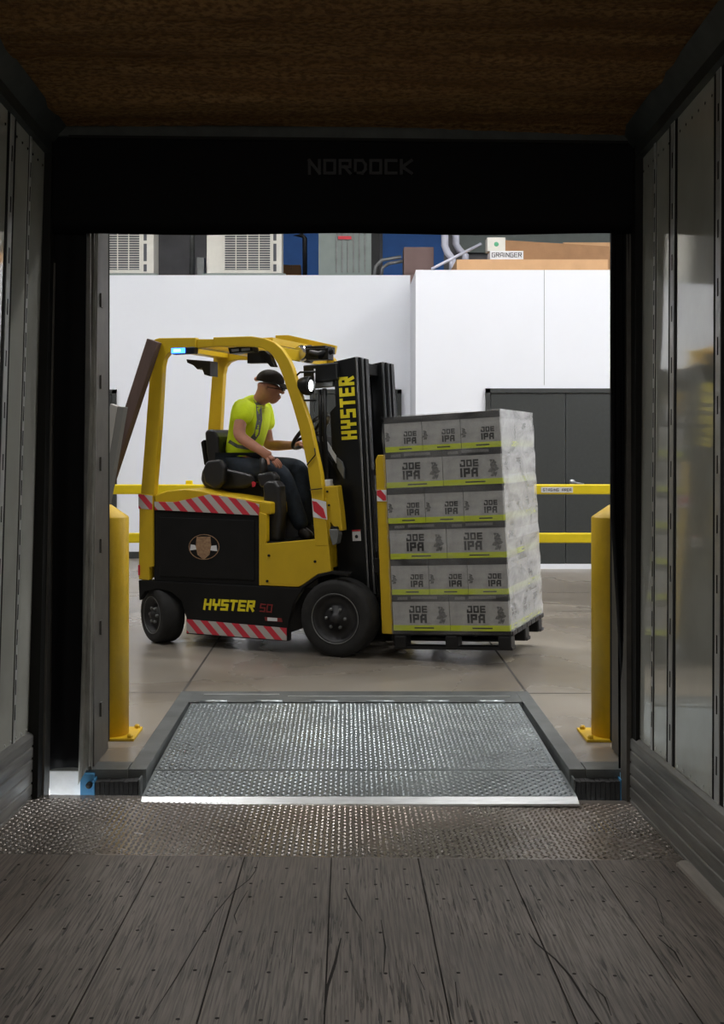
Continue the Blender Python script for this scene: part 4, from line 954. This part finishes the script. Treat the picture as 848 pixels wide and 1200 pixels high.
def carton_mesh(name, wu, wv, small):
    h = SH-.002; q = MB(); q.box((.001, .001, 0), (wu-.001, wv-.001, h), M['card_grey']); q.box((.0008, .0004, 0), (.0026, .002, h), M['card_band'])
    e = .0006
    def face(f0, f1, z0, z1, side, m, d=e):
        if side == 'f': q.box((f0, .001-d, z0), (f1, .001, z1), m)
        else: q.box((wu-.001, f0, z0), (wu-.001+d, f1, z1), m)
    for side, w in (('f', wu), ('r', wv)):
        face(.001, w-.001, h-.042, h, side, M['card_band']); face(.001, w-.001, 0, .036, side, M['card_green'])
        big = w > .28
        if big: face(.04, w*.28, h-.030, h-.012, side, M['card_grey_text'], .001); face(w*.34, w*.80, h-.026, h-.008, side, M['card_grey_text'], .001)
        k = .105 if big else .075
        x0 = w*.30 if big else w*.52
        if side == 'f': o, rt = (x0, .0005, 0), (1, 0, 0)
        else: o, rt = (wu-.0008, x0, 0), (0, 1, 0)
        hh = k*.55; cw = k*.36; th = k*.10
        def at(dx, z): return (o[0]+dx*rt[0], o[1]+dx*rt[1], z)
        zb = .050
        letters(q, 'IPA', at(0, zb), rt, (0, 0, 1), hh, cw*1.15, k*.07, th*1.35, M['ink'], depth=.0008)
        letters(q, 'JOE', at(0, zb+hh+.008), rt, (0, 0, 1), hh*.78, cw*.95, k*.07, th, M['ink'], depth=.0008)
        # dark leafy drawing to the right
        cxn = w*.86 if big else w*.08; n = 12
        cyn = .10; pts = []
        sc_ = .040 if big else .022
        for bi, (bx_, bz_, br_, bt_) in enumerate(((0, .3, .55, .3), (-.25, -.35, .5, 1.0), (.3, -.1, .5, 2.0), (.15, .95, .35, .6), (-.3, 1.2, .22, 0), (.25, -.9, .38, 1.5), (-.2, -1.1, .25, .8))):
            pts = []
            for i in range(9):
                t = 2*math.pi*i/9; rr = sc_*br_*(1+.35*math.sin(3*t+bt_*4)); pts.append((min(w-.003, max(.003, cxn+sc_*bx_+rr*math.cos(t))), cyn+sc_*bz_+rr*math.sin(t)))
            if side == 'f': q.prism([(a, b) for a, b in pts], .0002-bi*.00003, .0009, M['hop_art'])
            else: q.add([(wu-.0003+bi*.00003, a, b) for a, b in pts], [list(range(9))], M['hop_art'])
        face(w*.38, w*.72, .014, .022, side, M['card_band'], .0012)
    me_o = q.build(name, norm=False); me = me_o.data; bpy.data.objects.remove(me_o); return me
meA = carton_mesh('carton_a', SL/3, SW/2, True); meB = carton_mesh('carton_b', SL/2, SW/3, False)
LAY = ['bottom layer', 'second layer from the bottom', 'third layer from the bottom', 'fourth layer from the bottom', 'second layer from the top', 'top layer']
for l in range(6):
    z = PH+l*SH
    if l % 2 == 1: spots = [(i*SL/3, 0, meA, n_) for i, n_ in enumerate(('left of three facing front', 'middle of three facing front', 'right of three facing front'))]+[(2*SL/3, SW/2, meA, 'rear one on the right side')]
    else: spots = [(0, 0, meB, 'left of two facing front'), (SL/2, 0, meB, 'right of two facing front'), (SL/2, SW/3, meB, 'middle one on the right side'), (SL/2, 2*SW/3, meB, 'rear one on the right side')]
    for u, v, me, nm in spots:
        o = bpy.data.objects.new('beer_carton', me); COL.objects.link(o)
        o.matrix_world = LM @ Matrix.Translation((u+(.002*(l % 3)), v, z))
        tag(o, 'grey JOE IPA carton, %s, %s' % (LAY[l], nm), 'carton', 'beer cartons stacked on the pallet')
# stretch wrap
q = MB(); g_ = .008; zz0, zz1 = PH-.02, PH+6*SH+.006; nz = 24
def ringp(z, k): 
    w = .003*math.sin(k*2.1); return [(-g_-w, -g_-w, z), (SL+g_+w+.004, -g_-w, z), (SL+g_+w+.004, SW+g_, z), (-g_-w, SW+g_, z)]
rings = [ringp(zz0+(zz1-zz0)*k/nz, k) for k in range(nz+1)]
vs = [p for r_ in rings for p in r_]
ff = []; fsd = []
for k in range(nz):
    for i in range(4):
        f = (k*4+i, k*4+(i+1) % 4, (k+1)*4+(i+1) % 4, (k+1)*4+i)
        (fsd if i == 1 else ff).append(f)
q.add(vs, ff, M['film']); q.add(vs, fsd, M['film_side']); q.add(vs[-4:], [(0, 1, 2, 3)], M['film'])
tag(q.build('stretch_wrap', matrix=LM), 'clear plastic stretch wrap around the stack of beer cartons', 'plastic wrap')

# ================================================================== DRIVER
sv = .45
PO = fk(283, 552, sv)
PR = thing('person', 'person in hi-vis yellow shirt, dark cap and jeans seated at the wheel of the forklift', 'person', FR, (PO[0], sv, PO[2]))
def K(x, y, v): return Vector(fk(x, y, v))
pel, wai, che, nb = K(281, 543, .45), K(286, 520, .45), K(293, 493, .455), K(301, 472, .46)
nk, hb, ht_ = K(308, 465, .46), K(315, 459, .465), K(316, 447, .465)
shN, elN, wrN, haN = K(285, 475, .25), K(279, 511, .19), K(307, 529, .17), K(317, 536, .18)
shF, elF, wrF, haF = K(307, 476, .66), K(314, 522, .70), K(343, 522, .62), K(351, 520, .58)
hiN, knN, anN, toN = K(280, 551, .35), K(329, 552, .33), K(355, 622, .33), K(366, 631, .33)
hiF, knF, anF, toF = K(286, 550, .56), K(352, 547, .57), K(361, 618, .57), K(374, 628, .57)
pts = [(pel, (.12, .10)), (wai, (.11, .09)), (che, (.12, .09)), (nb, (.07, .06)), (nk, .066), (hb, .096), (ht_, .102),
       (shN, .045), (elN, .050), (wrN, .032), (haN, (.04, .02)), (shF, .045), (elF, .050), (wrF, .032), (haF, (.04, .02)),
       (hiN, .10), (knN, .068), (anN, .045), (hiF, .10), (knF, .068), (anF, .045)]
ed = [(0, 1), (1, 2), (2, 3), (3, 4), (4, 5), (5, 6), (2, 7), (7, 8), (8, 9), (9, 10), (2, 11), (11, 12), (12, 13), (13, 14), (0, 15), (15, 16), (16, 17), (0, 18), (18, 19), (19, 20)]
chains = [(pts, ed)]
# face: nose, chin, ears as short chains rooted inside the head
fd = Vector((.90, .30, -.20)).normalized(); upv = Vector((.30, .0, .95)).normalized(); upv = (upv-fd*upv.dot(fd)).normalized(); sd = fd.cross(upv)
hc = (hb+ht_)/2
chains += [chain([(hc+fd*.06, .035), (hc+fd*.095-upv*.014, .020), (hc+fd*.116-upv*.030, .013)]),
           chain([(hc-upv*.03, .065), (hc+fd*.05-upv*.082, .050), (hc+fd*.074-upv*.105, .030)]),
           chain([(hc+fd*.07-upv*.06, .03), (hc+fd*.100-upv*.064, .014)])]
for s in (-1, 1): chains += [chain([(hc+sd*s*.075-fd*.005+upv*.015, .012), (hc+sd*s*.092-fd*.012, .013), (hc+sd*s*.082-fd*.004-upv*.02, .009)])]
def hand(base, d, n, curl, thumb_dir):
    d = d.normalized(); n = n.normalized(); s = d.cross(n).normalized(); out = []
    out.append(chain([(base-d*.02, (.03, .018)), (base+d*.035, (.038, .016))]))
    for k, ln in enumerate((.068, .078, .073, .058)):
        b = base+d*.03+s*(k-1.5)*.020; dd = d; p = b; ch_ = [(p, .010)]
        for j, fr in enumerate((.42, .32, .26)):
            a = curl*(j+.6); dd = (d*math.cos(a)-n*math.sin(a)).normalized(); p = p+dd*ln*fr; ch_.append((p, .0092-.0009*j))
        out.append(chain(ch_))
    t0 = base+s*thumb_dir*.028-d*.012; td = (d*.6+s*thumb_dir*.7-n*.3).normalized()
    out.append(chain([(t0, .012), (t0+td*.032, .011), (t0+td*.032+(td-n*.5).normalized()*.028, .009)]))
    return out
chains += hand(haN, (haN-wrN), Vector((0, -.3, .95)), .42, 1)
chains += hand(haF, (haF-wrF), Vector((-.4, -.2, .85)), .75, -1)
body = from_bm(skin_mesh(chains), 'body', M['skin'], PR)
# shirt
g = .012
def lerp(a, b, t): return a+(b-a)*t
cN, cF = lerp(shN, elN, .70), lerp(shF, elF, .66)
sp = [(pel+Vector((0, 0, -.035)), (.176, .150)), (wai, (.175, .150)), (che, (.190, .155)), (nb, (.12, .105)), (lerp(nb, nk, .55), .074), (shN+Vector((0, .01, .0)), .098), (cN, .086), (shF, .095), (cF, .080)]
shirt = from_bm(skin_mesh([(sp, [(0, 1), (1, 2), (2, 3), (3, 4), (2, 5), (5, 6), (2, 7), (7, 8)])]), 'shirt', M['shirt'], PR)
# reflective band from the near shoulder diagonally down, following the shirt surface
def drape(path, w, name, m, parent):
    from mathutils.bvhtree import BVHTree
    bm = bmesh.new(); bm.from_mesh(shirt.data); bvh = BVHTree.FromBMesh(bm); bm.free()
    q = MB(); vs = []
    P = []
    for i in range(len(path)-1):
        for k in range(6): P.append((Vector(path[i]).lerp(Vector(path[i+1]), k/6)))
    P.append(Vector(path[-1]))
    for i, p in enumerate(P):
        d = (P[min(i+1, len(P)-1)]-P[max(i-1, 0)]).normalized(); n = Vector((-d.y, d.x))*w
        for s in (-1, 1):
            a = p+n*s; o3 = Vector(fk(a.x, a.y, -.3)); c = Vector((o3.x, .45, o3.z)); far = K(a.x, a.y, 1.2)
            hit = bvh.ray_cast(o3, (far-o3).normalized()); vs.append(hit[0]-(far-o3).normalized()*.004 if hit[0] else None)
    ff_ = [(2*i, 2*i+1, 2*i+3, 2*i+2) for i in range(len(P)-1)]; ff_ = [f for f in ff_ if all(vs[k] is not None for k in f) and max((vs[f[0]]-vs[f[3]]).length, (vs[f[0]]-vs[f[1]]).length) < .12]
    used = sorted({k for f in ff_ for k in f}); ix = {k: i for i, k in enumerate(used)}
    q.add([vs[k] for k in used], [tuple(ix[k] for k in f) for f in ff_], m, True); return q.build(name, parent, norm=False)
drape([(298, 464), (303, 474), (304, 492), (301, 508), (293, 519)], 3.2, 'reflective_stripe', M['grey_reflective'], shirt)
drape([(268, 517), (278, 523), (290, 525), (305, 524), (312, 522)], 2.0, 'reflective_stripe', M['grey_reflective'], shirt)
# trousers
tp = [(pel-Vector((0, 0, .02)), (.165, .14)), (hiN, .105), (lerp(hiN, knN, .55), .09), (knN, .078), (lerp(knN, anN, .5), .068), (anN, .060), (hiF, .105), (knF, .078), (lerp(knF, anF, .5), .068), (anF, .060)]
from_bm(skin_mesh([(tp, [(0, 1), (1, 2), (2, 3), (3, 4), (4, 5), (0, 6), (6, 7), (7, 8), (8, 9)])]), 'trousers', M['denim'], PR)
for a, b in ((anN, toN), (anF, toF)):
    from_bm(skin_mesh([chain([(a+Vector((-.03, 0, .01)), .05), (lerp(a, b, .4)-Vector((0, 0, .01)), .045), (lerp(a, b, 1.0), (.045, .035))])]), 'shoe', M['shoe'], PR)
q = MB(); c0 = pel+Vector((.06, -.1, .0)); q.tube([pel+Vector((-.02, -.16, .02)), pel+Vector((.06, -.165, .0)), pel+Vector((.13, -.13, .0))], .016, M['red'], 8); q.build('waistband', PR)
# cap
bmc = bmesh.new(); bmesh.ops.create_uvsphere(bmc, u_segments=32, v_segments=20, radius=1)
for v in bmc.verts:
    z = max(v.co.z, -.12); loc = hc+fd*(v.co.x*.104-.002)+sd*v.co.y*.091+upv*(.040+z*.083)
    if v.co.z < -.12: k = math.hypot(v.co.x, v.co.y); 
    v.co = loc
cap = from_bm(bmc, 'cap', M['cap'], PR)
q = MB(); n = 14; vs = []
for L_, up_ in ((0, 0), (1, 0)):
    for k in range(n+1):
        t = -.85+1.7*k/n; rr = .100+L_*(.065*math.cos(t*.9)); vs.append(hc+fd*(rr*math.cos(t))+sd*(rr*math.sin(t)*.86)+upv*(.036-L_*.026))
vs2 = [p+upv*.006 for p in vs]; N_ = n+1
fs = [(k, k+1, N_+k+1, N_+k) for k in range(n)]+[(2*N_+k, 3*N_+k, 3*N_+k+1, 2*N_+k+1) for k in range(n)]+[(N_+k, N_+k+1, 3*N_+k+1, 3*N_+k) for k in range(n)]
q.add(vs+vs2, fs, M['cap'], True); q.build('cap_bill', cap)
q = MB(); q.ball(hc-fd*.098+upv*.035, (.02, .03, .018), M['skin'], 12); q.build('cap_opening', cap)
# glasses
q = MB()
for s in (-1, 1):
    q.lathe([(0, 0), (.019, 0), (.019, .003), (0, .003)], M['glass_dark'], 14, 'x', hc+fd*.103+sd*s*.034+upv*.004); q.tube([hc+fd*.10+sd*s*.052, hc+sd*s*.092+fd*.0], .003, M['black'], 6)
q.tube([hc+fd*.107+sd*.014, hc+fd*.107-sd*.014], .003, M['black'], 6); q.build('glasses', PR)

# ================================================================== LEANING BEAM AND BOARD behind the left jamb
BY = 8.02
def W3(px, py, Y): return ((px-CX)*Y/FPX, Y, CH-(py-HZ)*Y/FPX)
q = MB(); t = .07
def quadbar(p, Y, th, m):
    lo = [W3(x, y, Y) for x, y in p]; hi = [(a[0]+.02, a[1]+th, a[2]) for a in lo]; q.hexa(lo+hi, m)
def xat(y, x0, y0, sl): return x0+(y-y0)*sl
fy = HZ+CH*FPX/BY
quadbar([(xat(fy, 170, 400, -.318), fy), (xat(fy, 184, 402, -.335)+2, fy), (184.5, 401), (172, 396.5)], BY, .07, M['brown_beam'])
tag(q.build('leaning_beam', bevel=.004), 'long brown beam slanting up to the rear roof corner of the forklift', 'beam')
q = MB(); Y2 = 7.7; fy = HZ+CH*FPX/Y2
quadbar([(70, fy), (88, fy), (137, 476), (129, 473)], Y2, .03, M['grey_metal'])
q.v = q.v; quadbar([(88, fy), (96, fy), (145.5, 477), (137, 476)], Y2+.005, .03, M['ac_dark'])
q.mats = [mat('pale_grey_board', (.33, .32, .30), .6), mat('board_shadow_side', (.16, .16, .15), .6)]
tag(q.build('leaning_board', bevel=.003), 'folded grey board leaning beside the brown beam at the left door jamb', 'board')
